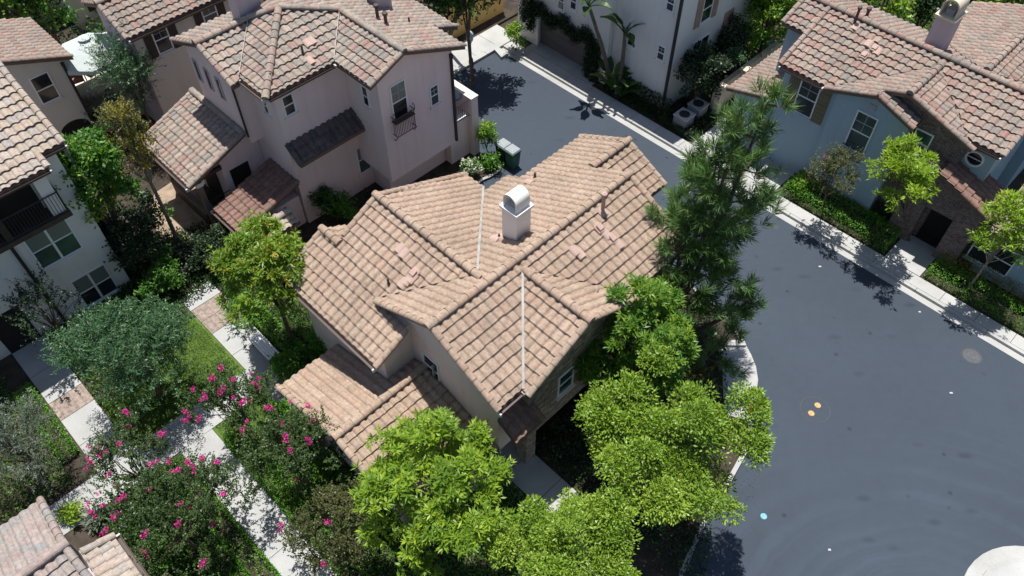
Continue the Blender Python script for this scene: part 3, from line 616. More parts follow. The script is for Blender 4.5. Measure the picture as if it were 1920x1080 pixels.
strips('pavement', KU + 0.18, 27.28, -40, 27.2, 0.125, 'concrete', 1.5)
sheet('planting_bed', ccw(xy([(27.29, -40), (60, -40), (60, 27.2), (27.29, 27.2)])), 0.10, 'soil', z0=-0.02)
strips('garden_path', 27.30, 29.3, 3.0, 4.6, 0.128, 'concrete', 1.5, 'u')
strips('garden_path', 27.30, 33.0, 13.0, 14.9, 0.128, 'concrete', 1.6, 'u')
strips('garden_path', 27.30, 29.5, 10.2, 11.9, 0.128, 'concrete', 1.6, 'u')
# garage apron of the white house
strips('driveway_apron', 27.30, 28.6, 21.4, 26.2, 0.128, 'concrete', 1.6)
# end kerb of the lane
strips('kerb', 19.0, 28.5, 27.22, 27.55, 0.16, 'kerb_concrete', 3.0, 'u')
strips('pavement', 19.0, 27.7, 27.57, 28.9, 0.13, 'concrete', 1.5, 'u')
sheet('planting_bed', ccw(xy([(10, 28.92), (60, 28.92), (60, 60), (10, 60)])), 0.10, 'soil', z0=-0.02)
sheet('pavement_ramp', pxy((926, 96), (934, 92), (952, 105), (940, 112)), 0.17, 'concrete', z0=0.0)

# the lot of the tan roofed house and the gardens to its left
edge = pxy((1240, 1210), (1283, 1075), (1322, 985), (1370, 905), (1400, 850), (1408, 800), (1408, 775), (1416, 745), (1420, 715), (1416, 690), (1407, 668), (1396, 648), (1384, 624))
edge += xy([(20.1, 8.2), (20.1, 16.7), (15.6, 16.7), (15.6, 20.25), (18.4, 20.25)]) + pxy((918, 336), (938, 324), (938, 312)) + xy([(19.6, 21.4), (19.6, 27.2)])
lot = edge + xy([(10, 27.2), (10, 60), (-60, 60), (-60, -20), (4, -20)])
sheet('planting_bed', ccw(lot), 0.10, 'soil', z0=-0.02)
ring_sheet('kerb', edge[:13], 0.16, 0.125, 'kerb_concrete', -0.01)
ring_sheet('kerb', edge[13:22], 0.14, 0.125, 'kerb_concrete', -0.01)
m = MB(); q = pxy((1352, 655), (1397, 655), (1408, 672), (1415, 695), (1418, 716), (1414, 745), (1405, 768), (1398, 790), (1356, 780)); m.flat(ccw(q), 0.0, 0.13, 'concrete'); tag(m.build('pavement'), kind='structure')
m = MB(); m.flat(ccw(pxy((1350, 644), (1393, 644), (1397, 654), (1351, 654))), 0.0, 0.24, 'kerb_concrete'); tag(m.build('kerb'), kind='structure')
m = MB(); m.flat(ccw(pxy((1402, 757), (1413, 757), (1409, 776), (1400, 776))), 0.1, 0.142, 'red_paint'); tag(m.build('kerb_marking'), 'dark red painted patch on the kerb beside the round treetop', 'kerb marking', kind='structure')
# island of the court at the bottom right corner
isl = [P(1962, 1175)]; C0 = P(1962, 1175)
def arc(r, n=40): return [(C0.x + r * math.cos(t), C0.y + r * math.sin(t)) for t in np.linspace(0, 2 * math.pi, n, endpoint=False)]
r0 = (P(1850, 1035) - C0).length
sheet('island_kerb', arc(r0), 0.05, 'kerb_concrete', z0=-0.01); sheet('island_kerb', arc(r0 - 0.42), 0.15, 'kerb_concrete', z0=0.02); sheet('island_paving', arc(r0 - 0.60), 0.16, 'concrete', z0=0.03)
# paths of the left gardens
strips('garden_path', 4.6, 6.0, 14.2, 21.5, 0.128, 'concrete_path', 1.45)
strips('paver_path', 4.6, 6.0, 21.5, 23.1, 0.126, 'paver', 0.8); strips('garden_path', 4.6, 6.0, 23.1, 24.0, 0.128, 'concrete_path', 1.45)
strips('garden_path', -3.6, 6.0, 17.8, 19.1, 0.132, 'concrete_path', 1.6, 'u')
strips('garden_path', 1.0, 2.3, 4.0, 17.8, 0.128, 'concrete_path', 1.45)
strips('garden_path', -1.45, -0.15, 19.1, 22.0, 0.128, 'concrete_path', 1.45); strips('paver_path', -1.45, -0.15, 22.0, 23.0, 0.126, 'paver', 0.8); strips('garden_path', -1.45, -0.15, 23.0, 26.2, 0.128, 'concrete_path', 1.6)
strips('garden_path', 8.6, 9.9, 4.5, 10.4, 0.128, 'concrete', 1.45)
sheet('lawn', ccw(xy([(2.32, 17.78), (2.32, 13), (4.58, 13), (4.58, 17.78)])), 0.118, 'lawn', z0=0.05)
sheet('lawn', ccw(xy([(2.2, 19.12), (4.58, 19.12), (4.58, 23.0), (2.2, 22.4)])), 0.118, 'lawn', z0=0.05)
sheet('lawn', ccw(xy([(-0.1, 19.12), (2.15, 19.12), (2.15, 21.5), (-0.1, 21.5)])), 0.116, 'lawn', z0=0.05)
sheet('mulch_bed', pxy((285, 370), (345, 330), (430, 420), (330, 470), (290, 430)), 0.115, 'mulch', z0=0.05)

# ------------------------------------------------------------------ the tan roofed house in the middle
h = House('house', 'two storey house in the middle with tan barrel tile roof and white hooded chimney', 12.0, 12.0); h.stucco = 'stucco_main'; h.tile = 'tile_tan'
M = plane('v', 11.5, 7.0, .5, 1); N = plane('v', 11.5, 7.0, .5, -1); LA = plane('u', 10.55, 6.7, .5, -1); LB = plane('u', 10.55, 6.7, .5, 1)
SG = plane('v', 13.2, 6.15, .5, -1); FA = plane('u', 11.65, 6.85, .5, -1); FB = plane('u', 11.65, 6.85, .5, 1); EX = plane('u', 8.7, 5.775, .5, 1)
h.roof('roof', [(M, [(8.05, 11.5), (10.55, 11.5), (10.55, 12.1), (8.05, 14.6)]), (M, [(10.55, 11.5), (14.7, 11.5), (14.7, 16.25), (10.55, 12.1)]),
    (M, [(14.7, 11.5), (15.95, 11.5), (15.95, 16.25), (14.7, 16.25)]), (M, [(15.95, 11.5), (17.25, 11.5), (17.25, 15.5), (15.95, 15.5)]), (M, [(17.25, 13.2), (19.4, 13.2), (19.4, 15.5), (17.25, 15.5)]),
    (SG, [(17.25, 11.3), (19.4, 11.3), (19.4, 13.2), (17.25, 13.2)]),
    (N, [(8.05, 8.65), (9.1, 8.65), (11.65, 11.2), (11.65, 11.5), (8.05, 11.5)]), (N, [(11.65, 11.2), (14.2, 8.65), (17.25, 8.65), (17.25, 11.5), (11.65, 11.5)]),
    (FA, [(9.05, 8.35), (11.65, 8.35), (11.65, 11.2), (9.05, 8.6)]), (FB, [(14.25, 8.35), (11.65, 8.35), (11.65, 11.2), (14.25, 8.6)]),
    (LA, [(6.75, 12.8), (8.1, 12.8), (8.1, 17.15), (6.75, 17.15)]), (LA, [(8.1, 14.55), (10.55, 12.1), (10.55, 17.15), (8.1, 17.15)]), (LA, [(6.75, 17.15), (8.7, 17.15), (8.7, 18.0), (6.75, 18.0)]),
    (EX, [(8.7, 17.15), (9.6, 17.15), (9.6, 18.0), (8.7, 18.0)]), (LB, [(10.55, 12.1), (15.0, 16.55), (15.0, 17.6), (10.55, 17.15)])],
    ridges=[((7.95, 11.5, 7.02), (17.3, 11.5, 7.02)), ((10.55, 11.9, 6.74), (10.55, 17.2, 6.74)), ((11.65, 8.28, 6.88), (11.65, 11.15, 6.88)), ((17.3, 13.2, 6.18), (19.45, 13.2, 6.18)), ((8.7, 17.0, 5.8), (8.7, 18.05, 5.8))],
    rakes=[((8.08, 8.65, 5.58), (8.08, 11.4, 6.96)), ((8.08, 11.6, 6.96), (8.08, 14.3, 5.6)), ((9.07, 8.38, 5.56), (11.55, 8.38, 6.8)), ((11.75, 8.38, 6.8), (14.25, 8.38, 5.55)), ((6.75, 12.83, 4.8), (8.1, 12.83, 5.47)),
           ((6.75, 17.97, 4.8), (8.65, 17.97, 5.75)), ((9.0, 17.12, 5.92), (10.5, 17.12, 6.68)), ((10.6, 17.14, 6.68), (15.0, 17.57, 4.47)), ((17.22, 8.65, 5.57), (17.22, 11.45, 6.97)), ((19.37, 11.3, 5.2), (19.37, 13.15, 6.13)), ((19.37, 13.25, 6.13), (19.37, 15.5, 5.0))],
    gutters=[((6.72, 17.9, 4.78), (6.72, 12.85, 4.78)), ((8.05, 8.62, 5.56), (9.05, 8.62, 5.56))],
    flash=[(((11.62, 11.15, 6.86), (9.08, 8.6, 5.56)), 0.036), (((10.65, 12.2, 6.64), (14.95, 16.5, 4.48)), 0.04)])
PA = plane('v', 12.4, 3.6, .32, 1); PB = plane('v', 12.4, 3.6, .32, -1)
h.roof('porch_roof', [(PA, [(4.55, 12.4), (7.14, 12.4), (7.14, 16.0), (4.55, 16.0)]), (PA, [(7.14, 12.4), (8.34, 12.4), (8.34, 12.98), (7.14, 12.98)]), (PB, [(4.55, 8.9), (8.34, 8.9), (8.34, 12.4), (4.55, 12.4)])],
    ridges=[((4.5, 12.4, 3.63), (8.34, 12.4, 3.63))], rakes=[((4.58, 8.9, 2.5), (4.58, 12.3, 3.57)), ((4.58, 12.5, 3.57), (4.58, 16.0, 2.47))], gutters=[((8.3, 8.87, 2.47), (4.6, 8.87, 2.47))])
PE = plane('v', 8.94, 4.42, .62, -1)
h.roof('pent_roof', [(PE, [(8.3, 8.12), (9.5, 8.12), (9.5, 8.6), (8.3, 8.6)]), (PE, [(8.3, 8.6), (9.34, 8.6), (9.34, 8.93), (8.3, 8.93)])], mat='tile_red', rakes=[((9.47, 8.12, 3.94), (9.47, 8.6, 4.22))])
w = h.mb()
w.sec_u([(8.95, 2.25), (15.2, 2.25), (15.2, 4.97), (11.5, 6.82), (8.95, 5.54)], 8.35, 17.0, 'stucco_main')
w.sec_v([(7.15, 0), (14.7, 0), (14.7, 4.42), (10.55, 6.5), (7.15, 4.79)], 13.0, 16.95, 'stucco_main')
w.sec_u([(9.3, 0), (15.6, 0), (15.6, 2.38), (12.4, 3.40), (9.3, 2.40)], 4.95, 8.33, 'stucco_main')
w.box(8.37, 16.9, 10.4, 15.1, 0, 2.24, 'stucco_main')
w.sec_u([(11.6, 0), (15.15, 0), (15.15, 4.95), (13.2, 5.92), (11.6, 5.15)], 17.01, 19.1, 'stucco_main')
w.box(7.16, 8.6, 16.96, 17.7, 0, 4.78, 'stucco_main')
h.part('wall', w)
w = h.mb(); w.sec_v([(9.35, 2.20), (13.9, 2.20), (13.9, 5.52), (11.65, 6.63), (9.35, 5.5)], 8.62, 8.96, 'brick_tan'); w.box(9.4, 9.85, 8.7, 9.15, 0, 2.2, 'brick_tan'); w.box(13.3, 13.88, 8.66, 10.4, 0, 2.2, 'brick_tan'); h.part('brick_front', w)['label'] = 'tan brick front gable over the shaded entry'
q = QU(810, 690, 8.35); h.window('u', 8.35, q[1], q[2], .78, 1.2, grid=False)
q = QV(1060, 714, 8.62); h.window('v', 8.62, q[0], q[2], .75, 1.15, pane='pane_teal_reflection')
h.window('v', 10.4, 12.0, 1.2, .9, 1.2)
h.downspout(8.29, 11.95, 3.55, 4.15, 'flashing', 0.035)
chimney(h, 12.86, 12.66, 6.0, 7.72, .66, .66, hood_along='u', hood_h=0.60)
h.pipe(16.08, 14.87, 5.32, .30, .05); h.pipe(12.45, 13.06, 6.22, .22, .04); h.pipe(15.38, 11.10, 6.80, .75, .065, True, 'mint_roof_vent'); q = QU(752, 522, 8.6); h.pipe(8.75, 14.45, 5.8, .3, .04)
def rvent(h, pl, px, py, ax):
    o = np.array([0, 0, H]); e = np.array(Q(px, py, 0)) - o; k = 0 if pl['axis'] == 'u' else 1; a = pl['p'] * pl['s']
    t = (pl['z'] + a * pl['ref'] - o[2] - a * o[k]) / (e[2] + a * e[k]); q = o + e * t; n = Vector((a if k == 0 else 0, a if k == 1 else 0, 1)).normalized()
    return q, n
def rpatch(h, pl, px, py, hump=False, sz=(.30, .36)):
    q, n = rvent(h, pl, px, py, 0); dn = Vector((pl['s'], 0, -pl['p'])) if pl['axis'] == 'u' else Vector((0, pl['s'], -pl['p'])); dn.normalize(); x = n.cross(dn)
    c = Vector(q) + n * 0.058; m = h.mb(); a, b = sz
    pr = [(-a / 2, -0.01), (-a * .3, .03), (0, .045), (a * .3, .03), (a / 2, -0.01)]; vs = [c + x * i + n * (j + (.03 if e > 0 else 0)) + dn * e for e in (-b / 2, b / 2) for i, j in pr] + [c + x * i - n * .08 + dn * e for e in (-b / 2, b / 2) for i in (-a / 2, a / 2)]
    m.add(vs, [(i, i + 1, 6 + i, 5 + i) for i in range(4)] + [(5, 6, 7, 8, 9, 13, 12), (4, 3, 2, 1, 0, 10, 11), (0, 5, 12, 10), (9, 4, 11, 13)], 'tile_patch')
    if hump: vs, fs = _boxpts(c + n * .07 + dn * 0.02, dn, x, .11, .10, .05); m.add(vs, fs, 'mint_roof_vent')
    h.part('roof_vent' if hump else 'repair_tile', m)
for px, py, hp in ((1122, 428, True), (1146, 448, True), (1136, 440, False), (1158, 458, False), (1076, 470, False), (1086, 476, False), (1128, 398, False)): rpatch(h, N, px, py, hp)
for px, py, hp in ((752, 466, False), (759, 475, False), (778, 513, True), (766, 526, False), (774, 522, False), (757, 531, False)): rpatch(h, LA, px, py, hp)
for px, py in ((994, 343), (930, 450), (940, 446)): rpatch(h, M, px, py)

# ------------------------------------------------------------------ the pink house behind it
h = House('house', 'tall pink stucco house with iron balconet and mottled grey and rose hipped tile roof', 14.0, 25.0); h.stucco = 'stucco_pink'; h.tile = 'tile_pink'
A = plane('u', 13.4, 8.56, .4, -1); B = plane('v', 26.3, 8.56, .4, -1); BL = plane('u', 15.4, 8.1, .4, -1); D = plane('u', 15.4, 8.1, .4, 1); E_ = plane('u', 13.4, 8.56, .23, 1); L1 = plane('v', 27.1, 8.17, .4, -1); L2 = plane('v', 27.1, 8.17, .4, 1)
h.roof('roof', [(A, [(10.5, 23.4), (13.4, 26.3), (13.4, 27.1), (12.43, 27.1), (10.5, 25.17)]), (B, [(10.5, 23.4), (13.65, 23.4), (15.4, 25.15), (13.4, 26.3)]), (BL, [(13.65, 21.2), (15.4, 21.2), (15.4, 25.15), (13.65, 23.4)]),
    (D, [(15.4, 21.2), (18.5, 21.2), (18.5, 29.0), (15.4, 29.0)]), (D, [(18.5, 23.0), (19.7, 23.0), (19.7, 28.5), (18.5, 28.5)]), (E_, [(13.4, 26.3), (15.4, 25.15), (15.4, 29.0), (13.4, 29.0)]),
    (L1, [(10.05, 25.0), (10.33, 25.0), (12.43, 27.1), (10.05, 27.1)]), (L2, [(10.05, 27.1), (13.4, 27.1), (13.4, 29.5), (10.05, 29.5)])],
    ridges=[((10.45, 23.35, 7.42), (13.4, 26.3, 8.6)), ((10.0, 27.1, 8.2), (12.43, 27.1, 8.2)), ((12.43, 27.1, 8.2), (13.4, 26.3, 8.6)), ((13.4, 26.3, 8.6), (15.4, 25.15, 8.13)), ((15.4, 25.15, 8.13), (15.4, 21.15, 8.13))],
    rakes=[((10.08, 25.0, 7.34), (10.08, 27.0, 8.14)), ((10.08, 27.2, 8.14), (10.08, 29.5, 7.22)), ((13.65, 21.23, 7.41), (15.3, 21.23, 8.06)), ((15.5, 21.23, 8.06), (18.5, 21.23, 6.87)), ((18.5, 23.03, 6.87), (19.7, 23.03, 6.4))],
    gutters=[((10.47, 25.1, 7.38), (10.47, 23.45, 7.38)), ((10.5, 23.37, 7.38), (13.6, 23.37, 7.38))],
    flash=[(((10.52, 25.19, 7.4), (12.4, 27.07, 8.16)), .012), (((13.67, 23.42, 7.42), (15.38, 25.13, 8.1)), .012)])
PP = plane('u', 10.95, 4.54, .37, -1)
h.roof('porch_roof', [(PP, [(7.35, 26.0), (10.34, 26.0), (10.34, 30.0), (7.35, 30.0)])], rakes=[((7.35, 26.03, 3.22), (10.34, 26.03, 4.32)), ((7.35, 29.97, 3.22), (10.34, 29.97, 4.32))], gutters=[((7.32, 29.9, 3.19), (7.32, 26.05, 3.19))], ridges=[((10.26, 30.0, 4.32), (10.26, 26.0, 4.32))])
LR = plane('u', 10.95, 2.75, .28, -1)
h.roof('entry_roof', [(LR, [(7.8, 23.6), (10.94, 23.6), (10.94, 25.7), (7.8, 25.7)])], mat='tile_red', rakes=[((7.8, 23.63, 1.88), (10.94, 23.63, 2.75))], gutters=[((7.78, 25.65, 1.86), (7.78, 23.65, 1.86))])
g1 = plane('v', 23.1, 2.05, .3, -1); g2 = plane('v', 23.1, 2.05, .3, 1)
h.roof('gate_roof', [(g1, [(8.5, 22.5), (10.0, 22.5), (10.0, 23.1), (8.5, 23.1)]), (g2, [(8.5, 23.1), (10.0, 23.1), (10.0, 23.55), (8.5, 23.55)])], mat='tile_sand', ridges=[((8.45, 23.1, 2.08), (10.0, 23.1, 2.08))])
PT = plane('v', 23.74, 4.72, .78, -1)
h.roof('pent_roof', [(PT, [(10.9, 22.95), (14.18, 22.95), (14.18, 23.74), (10.9, 23.74)])], mat='tile_shaded', rakes=[((10.93, 22.95, 4.1), (10.93, 23.7, 4.7))])
w = h.mb()
w.box(10.95, 18.0, 23.75, 28.4, 0, 6.95, 'stucco_pink'); w.box(11.2, 17.2, 23.74, 28.3, 6.96, 7.28, 'stucco_pink')
w.sec_u([(25.7, 3.9), (29.1, 3.9), (29.1, 7.15), (27.1, 7.96), (25.7, 7.38)], 10.36, 11.5, 'stucco_pink')
w.sec_v([(14.2, 1.9), (18.05, 1.9), (18.05, 6.82), (15.4, 7.9), (14.2, 7.42)], 21.55, 23.9, 'stucco_pink')
w.box(14.7, 18.03, 22.5, 23.8, 0, 1.89, 'stucco_pink')
w.sec_u([(23.6, 0), (28.0, 0), (28.0, 6.2), (23.6, 6.3)], 18.01, 19.4, 'stucco_pink')
w.box(18.06, 19.2, 22.1, 23.59, 0, 2.45, 'stucco_pink'); w.box(19.21, 19.6, 21.8, 23.95, 0, 3.4, 'stucco_pink'); w.box(19.18, 19.63, 21.77, 23.98, 3.401, 3.47, 'stucco_beige')
w.sec_v([(9.0, 0), (10.94, 0), (10.94, 4.3), (9.0, 3.58)], 26.4, 29.2, 'stucco_pink')
w.box(8.2, 10.9, 23.9, 25.65, 0, 1.75, 'stucco_pink'); h.part('wall', w)
w = h.mb(); w.box(8.7, 9.9, 22.7, 23.5, 0, 1.75, 'brick_red'); h.part('gate_pier', w)
w = h.mb(); w.box(7.72, 7.9, 26.5, 29.5, 0, .95, 'wood_dark'); w.box(7.68, 7.94, 26.48, 29.5, .951, 1.03, 'wood_post'); h.part('porch_rail', w)
for v in (26.35, 29.6):
    w = h.mb(); w.box(7.75, 7.95, v - .1, v + .1, 0, 2.95, 'wood_post'); w.box(7.7, 8.0, v - .15, v + .15, 2.75, 2.95, 'white_paint'); h.part('post', w)
w = h.mb(); w.box(7.78, 7.92, 26.2, 29.8, 2.96, 3.14, 'wood_dark'); w.box(7.93, 9.0, 26.28, 26.42, 2.96, 3.14, 'wood_dark'); h.part('beam', w)
h.blk('v', 26.4, 9.75, 1.5, .9, 2.2, -.02, .03, 'recess_shade', 'door')  # near-black panel paints the shade of the open porch entry
h.blk('u', 9.0, 28.0, 1.3, 1.6, 2.2, -.02, .03, 'recess_shade', 'door')  # second near-black panel, shade deeper in the porch put into colour
h.rail('v', 26.3, 7.9, 9.0, 1.0, 1.75)
for px, py, wd, ht in ((748, 188, .80, 1.75), (814, 178, .48, 1.0)):
    q = QV(px, py, 21.55); h.window('v', 21.55, q[0], q[2], wd, ht, grid=True, blind=wd > .6)
q = QV(748, 188, 21.55); QB = q
h.blk('v', 21.55, q[0], q[2] - .80, 1.02, .05, 0, .30, 'iron_rust', 'balconet_floor')
o = h.rail('v', 21.25, q[0] - .5, q[0] + .5, q[2] - 1.45, q[2] - .55, 'balconet_rail', 'iron_rust', .085)
for sg in (-1, 1):
    m = h.mb(); x = q[0] + sg * .5
    for z in (-1.45, -.55): m.tube([(x, 21.25, q[2] + z), (x, 21.56, q[2] + z)], .02, 'iron_rust', 5)
    m.tube([(x, 21.25, q[2] - .55), (x, 21.24, q[2] - .35), (x, 21.33, q[2] - .28), (x, 21.36, q[2] - .38)], .018, 'iron_rust', 5)
    for y in (21.34, 21.44): m.tube([(x, y, q[2] - 1.45), (x, y, q[2] - .55)], .011, 'iron_rust', 5)
    m.tube([(x, 21.25, q[2] - 1.45), (x, 21.4, q[2] - 1.7), (x, 21.56, q[2] - 1.75)], .02, 'iron_rust', 5); h.part('balconet_side', m)
q = QV(541, 196, 23.75); h.window('v', 23.75, q[0], q[2], .52, .95)
q = QV(681, 297, 23.75); h.window('v', 23.75, q[0], q[2], .66, 1.5, pane='pane_teal_reflection', blind=True)
q = QU(686, 180, 14.2); h.window('u', 14.2, q[1], q[2], .42, 1.0)
q = QU(499, 198, 10.95); h.window('u', 10.95, q[1], q[2], .38, .8)
for v in (28.7, 27.85, 27.0): h.window('u', 10.36, v, 6.0, .34, 1.05, frame='stucco_lilac', mid=False, sill=False, pane='pane_dark')
h.rail('v', 21.95, 18.1, 19.2, 2.5, 3.35)
h.blk('v', 22.1, 18.63, 2.47, 1.12, .08, -.2, .08, 'white_paint', 'balcony_edge')
h.downspout(17.95, 21.5, 2.0, 6.6); h.downspout(10.30, 25.68, 4.3, 7.2, r=.035)
w = h.mb(); w.box(12.2, 13.2, 27.3, 28.0, 7.8, 10.8, 'stucco_lilac'); h.part('chimney', w)
w = h.mb(); w.box(17.3, 18.0, 25.2, 26.0, 6.8, 9.2, 'stucco_lilac'); h.part('chimney', w)
h.pipe(16.5, 24.2, 7.65, .55, .07, True); h.pipe(16.45, 23.6, 7.68, .45, .07, True); h.pipe(17.6, 23.6, 7.2, .3, .04)
for px, py in ((577, 82), (585, 78), (582, 115)): rpatch(h, B, px, py)
h.pipe(12.9, 24.3, 7.75, .35, .045); h.pipe(11.2, 24.0, 7.6, .25, .045)

# ------------------------------------------------------------------ the blue grey house on the right
h = House('house', 'blue grey stucco house with brown brick gable and round window across the road', 31.0, 8.0); h.stucco = 'stucco_blue'; h.tile = 'tile_rose'
Mb = plane('u', 32.05, 6.6, .388, -1); Mk = plane('u', 32.05, 6.6, .388, 1); GL = plane('v', 7.0, 6.4, .36, 1); GR = plane('v', 7.0, 6.4, .33, -1); BR = plane('v', 7.95, 6.06, .36, -1)
W1 = plane('v', 5.5, 6.55, .36, 1); W2_ = plane('v', 5.5, 6.55, .36, -1)
h.roof('roof', [(Mb, [(28.7, 10.05), (31.53, 7.0), (32.05, 7.0), (32.05, 12.4), (28.7, 12.4)]), (Mb, [(30.45, 12.4), (32.05, 12.4), (32.05, 13.6), (30.45, 13.6)]), (Mb, [(29.35, 4.31), (29.35, 2.95), (32.05, 2.95), (32.05, 7.0), (31.53, 7.0)]),
    (GL, [(29.1, 7.0), (31.53, 7.0), (29.1, 9.62)]), (GL, [(28.6, 7.95), (29.1, 7.95), (29.1, 9.62), (28.6, 10.15)]), (GR, [(29.1, 4.0), (31.53, 7.0), (29.1, 7.0)]), (BR, [(28.6, 6.2), (29.38, 6.2), (29.38, 7.95), (28.6, 7.95)]),
    (Mk, [(32.05, 2.95), (35.5, 2.95), (35.5, 13.6), (32.05, 13.6)]), (W1, [(32.3, 5.5), (39, 5.5), (39, 8.6), (35.2, 8.6)]), (W2_, [(32.3, 5.5), (39, 5.5), (39, 2.4), (35.2, 2.4)])],
    ridges=[((32.05, 2.9, 6.63), (32.05, 13.65, 6.63)), ((29.05, 7.0, 6.43), (31.9, 7.0, 6.43)), ((32.4, 5.5, 6.58), (39, 5.5, 6.58))],
    rakes=[((28.7, 12.37, 5.31), (32.0, 12.37, 6.58)), ((30.45, 13.57, 5.98), (32.0, 13.57, 6.58)), ((29.35, 2.98, 5.56), (32.0, 2.98, 6.58)), ((29.13, 3.95, 5.4), (29.13, 6.9, 6.37)), ((28.63, 6.2, 5.43), (28.63, 7.9, 6.05)), ((28.63, 8.0, 6.05), (28.63, 10.1, 5.29)), ((29.13, 7.1, 6.37), (29.13, 7.9, 6.1))],
    gutters=[((28.67, 12.3, 5.29), (28.67, 10.2, 5.29)), ((29.32, 4.3, 5.54), (29.32, 3.0, 5.54))])
Gg = plane('v', 12.2, 3.65, .28, 1)
h.roof('garage_roof', [(Gg, [(28.55, 12.22), (33.5, 12.22), (33.5, 14.45), (28.55, 14.45)])], rakes=[((28.58, 12.25, 3.65), (28.58, 14.45, 3.03))])
Pr = plane('v', 4.5, 4.3, .38, -1); Pl = plane('v', 4.5, 4.3, .38, 1)
h.roof('porch_roof', [(Pr, [(28.45, 2.0), (30.4, 2.0), (30.4, 4.5), (28.45, 4.5)])], mat='tile_red', rakes=[((28.48, 2.0, 3.36), (28.48, 3.4, 3.89))])
Sr = plane('u', 31.5, 3.6, .35, -1)
h.roof('side_roof', [(Sr, [(28.8, -3.0), (32.5, -3.0), (32.5, 1.95), (28.8, 1.95)])], gutters=[((28.77, 1.9, 2.63), (28.77, -3.0, 2.63))])
w = h.mb()
w.sec_v([(29.1, 0), (35, 0), (35, 5.2), (32.05, 6.4), (29.1, 5.26)], 9.0, 12.2, 'stucco_blue'); w.sec_v([(30.8, 0), (35, 0), (35, 5.2), (32.05, 6.38), (30.8, 5.9)], 12.21, 13.4, 'stucco_blue')
w.sec_u([(6.42, 0), (9.65, 0), (9.65, 5.22), (7.95, 5.84), (6.42, 5.28)], 28.95, 30.0, 'stucco_blue')
w.sec_v([(29.75, 0), (35, 0), (35, 5.2), (32.05, 6.4), (29.75, 5.5)], 3.15, 6.9, 'stucco_blue')
w.box(28.9, 33.3, 12.23, 14.1, 0, 3.0, 'stucco_blue'); w.box(29.2, 33, -2.8, 1.7, 0, 2.62, 'stucco_blue'); w.sec_u([(2.7, 0), (8.3, 0), (8.3, 5.35), (5.5, 6.3), (2.7, 5.35)], 34.5, 38.8, 'stucco_blue'); h.part('wall', w)
w = h.mb(); w.sec_u([(4.25, 0), (8.9, 0), (8.9, 5.5), (7.0, 6.18), (4.25, 5.28)], 29.4, 31.4, 'brick_brown')
w.sec_u([(2.3, 0), (3.2, 0), (3.2, 3.6), (2.3, 3.25)], 28.75, 29.74, 'brick_brown'); w.sec_u([(4.4, 0), (5.4, 0), (5.4, 4.3), (4.75, 4.3), (4.4, 4.08)], 28.75, 29.39, 'brick_brown'); w.sec_u([(3.21, 2.3), (4.39, 2.3), (4.39, 4.05), (3.21, 3.6)], 28.76, 29.38, 'brick_brown'); h.part('brick_gable', w)
h.blk('u', 29.75, 3.8, 1.15, 1.15, 2.28, 0, .05, 'recess_shade', 'door')  # near-black panel stands for the shade in the entrance opening
q = QU(1513, 184, 29.1); h.window('u', 29.1, q[1], q[2], .95, 1.75, shutters='shutter_olive', grid=True)
q = QU(1614, 249, 28.95); h.window('u', 28.95, q[1], q[2], .95, 1.95, grid=True, pane='pane_teal_reflection'); h.rail('u', 28.80, q[1] - .5, q[1] + .5, q[2] - 1.3, q[2] - .75, 'balconet_rail')
q = QU(1725, 268, 29.4); h.window('u', 29.4, q[1], q[2], .75, 1.2, pane='pane_teal_reflection')
q = QU(1636, 201, 28.95); h.blk('u', 28.95, q[1], q[2], .30, .24, -.01, .03, 'stucco_grey', 'gable_vent')
q = QU(1828, 297, 29.75); m = h.mb(); n = 28
ring = lambda r, d: [(29.75 - d, q[1] + r * math.cos(2 * math.pi * i / n), q[2] + r * math.sin(2 * math.pi * i / n)) for i in range(n)]
vs = ring(.36, 0) + ring(.36, .07) + ring(.29, .07) + ring(.29, 0.01); m.add(vs, [(a * n + i, a * n + (i + 1) % n, (a + 1) * n + (i + 1) % n, (a + 1) * n + i) for a in range(3) for i in range(n)], 'white_paint'); o = h.part('round_window', m)
m = h.mb(); m.add(ring(.30, .012), [tuple(range(n))], 'pane_dark'); m.box(29.715, 29.735, q[1] - .29, q[1] + .29, q[2] - .015, q[2] + .015, 'white_paint'); h.part('pane', m, o)
q = QU(1852, 492, 29.2); h.window('u', 29.2, q[1], 1.35, 1.7, 1.35, panes=2)
chimney(h, 33.05, 7.85, 5.6, 7.75, .95, .75, mat='stucco_lilac', hood_along='u', hood_mat='stucco_cream', hood_h=.75)
h.pipe(31.75, 11.0, 6.45, .75, .06, True); h.pipe(32.9, 11.0, 6.3, .35, .07, True)
for px, py, hp in ((1628, 83, False), (1640, 92, True), (1620, 105, True), (1645, 98, False), (1604, 52, False)): rpatch(h, Mb, px, py, hp)

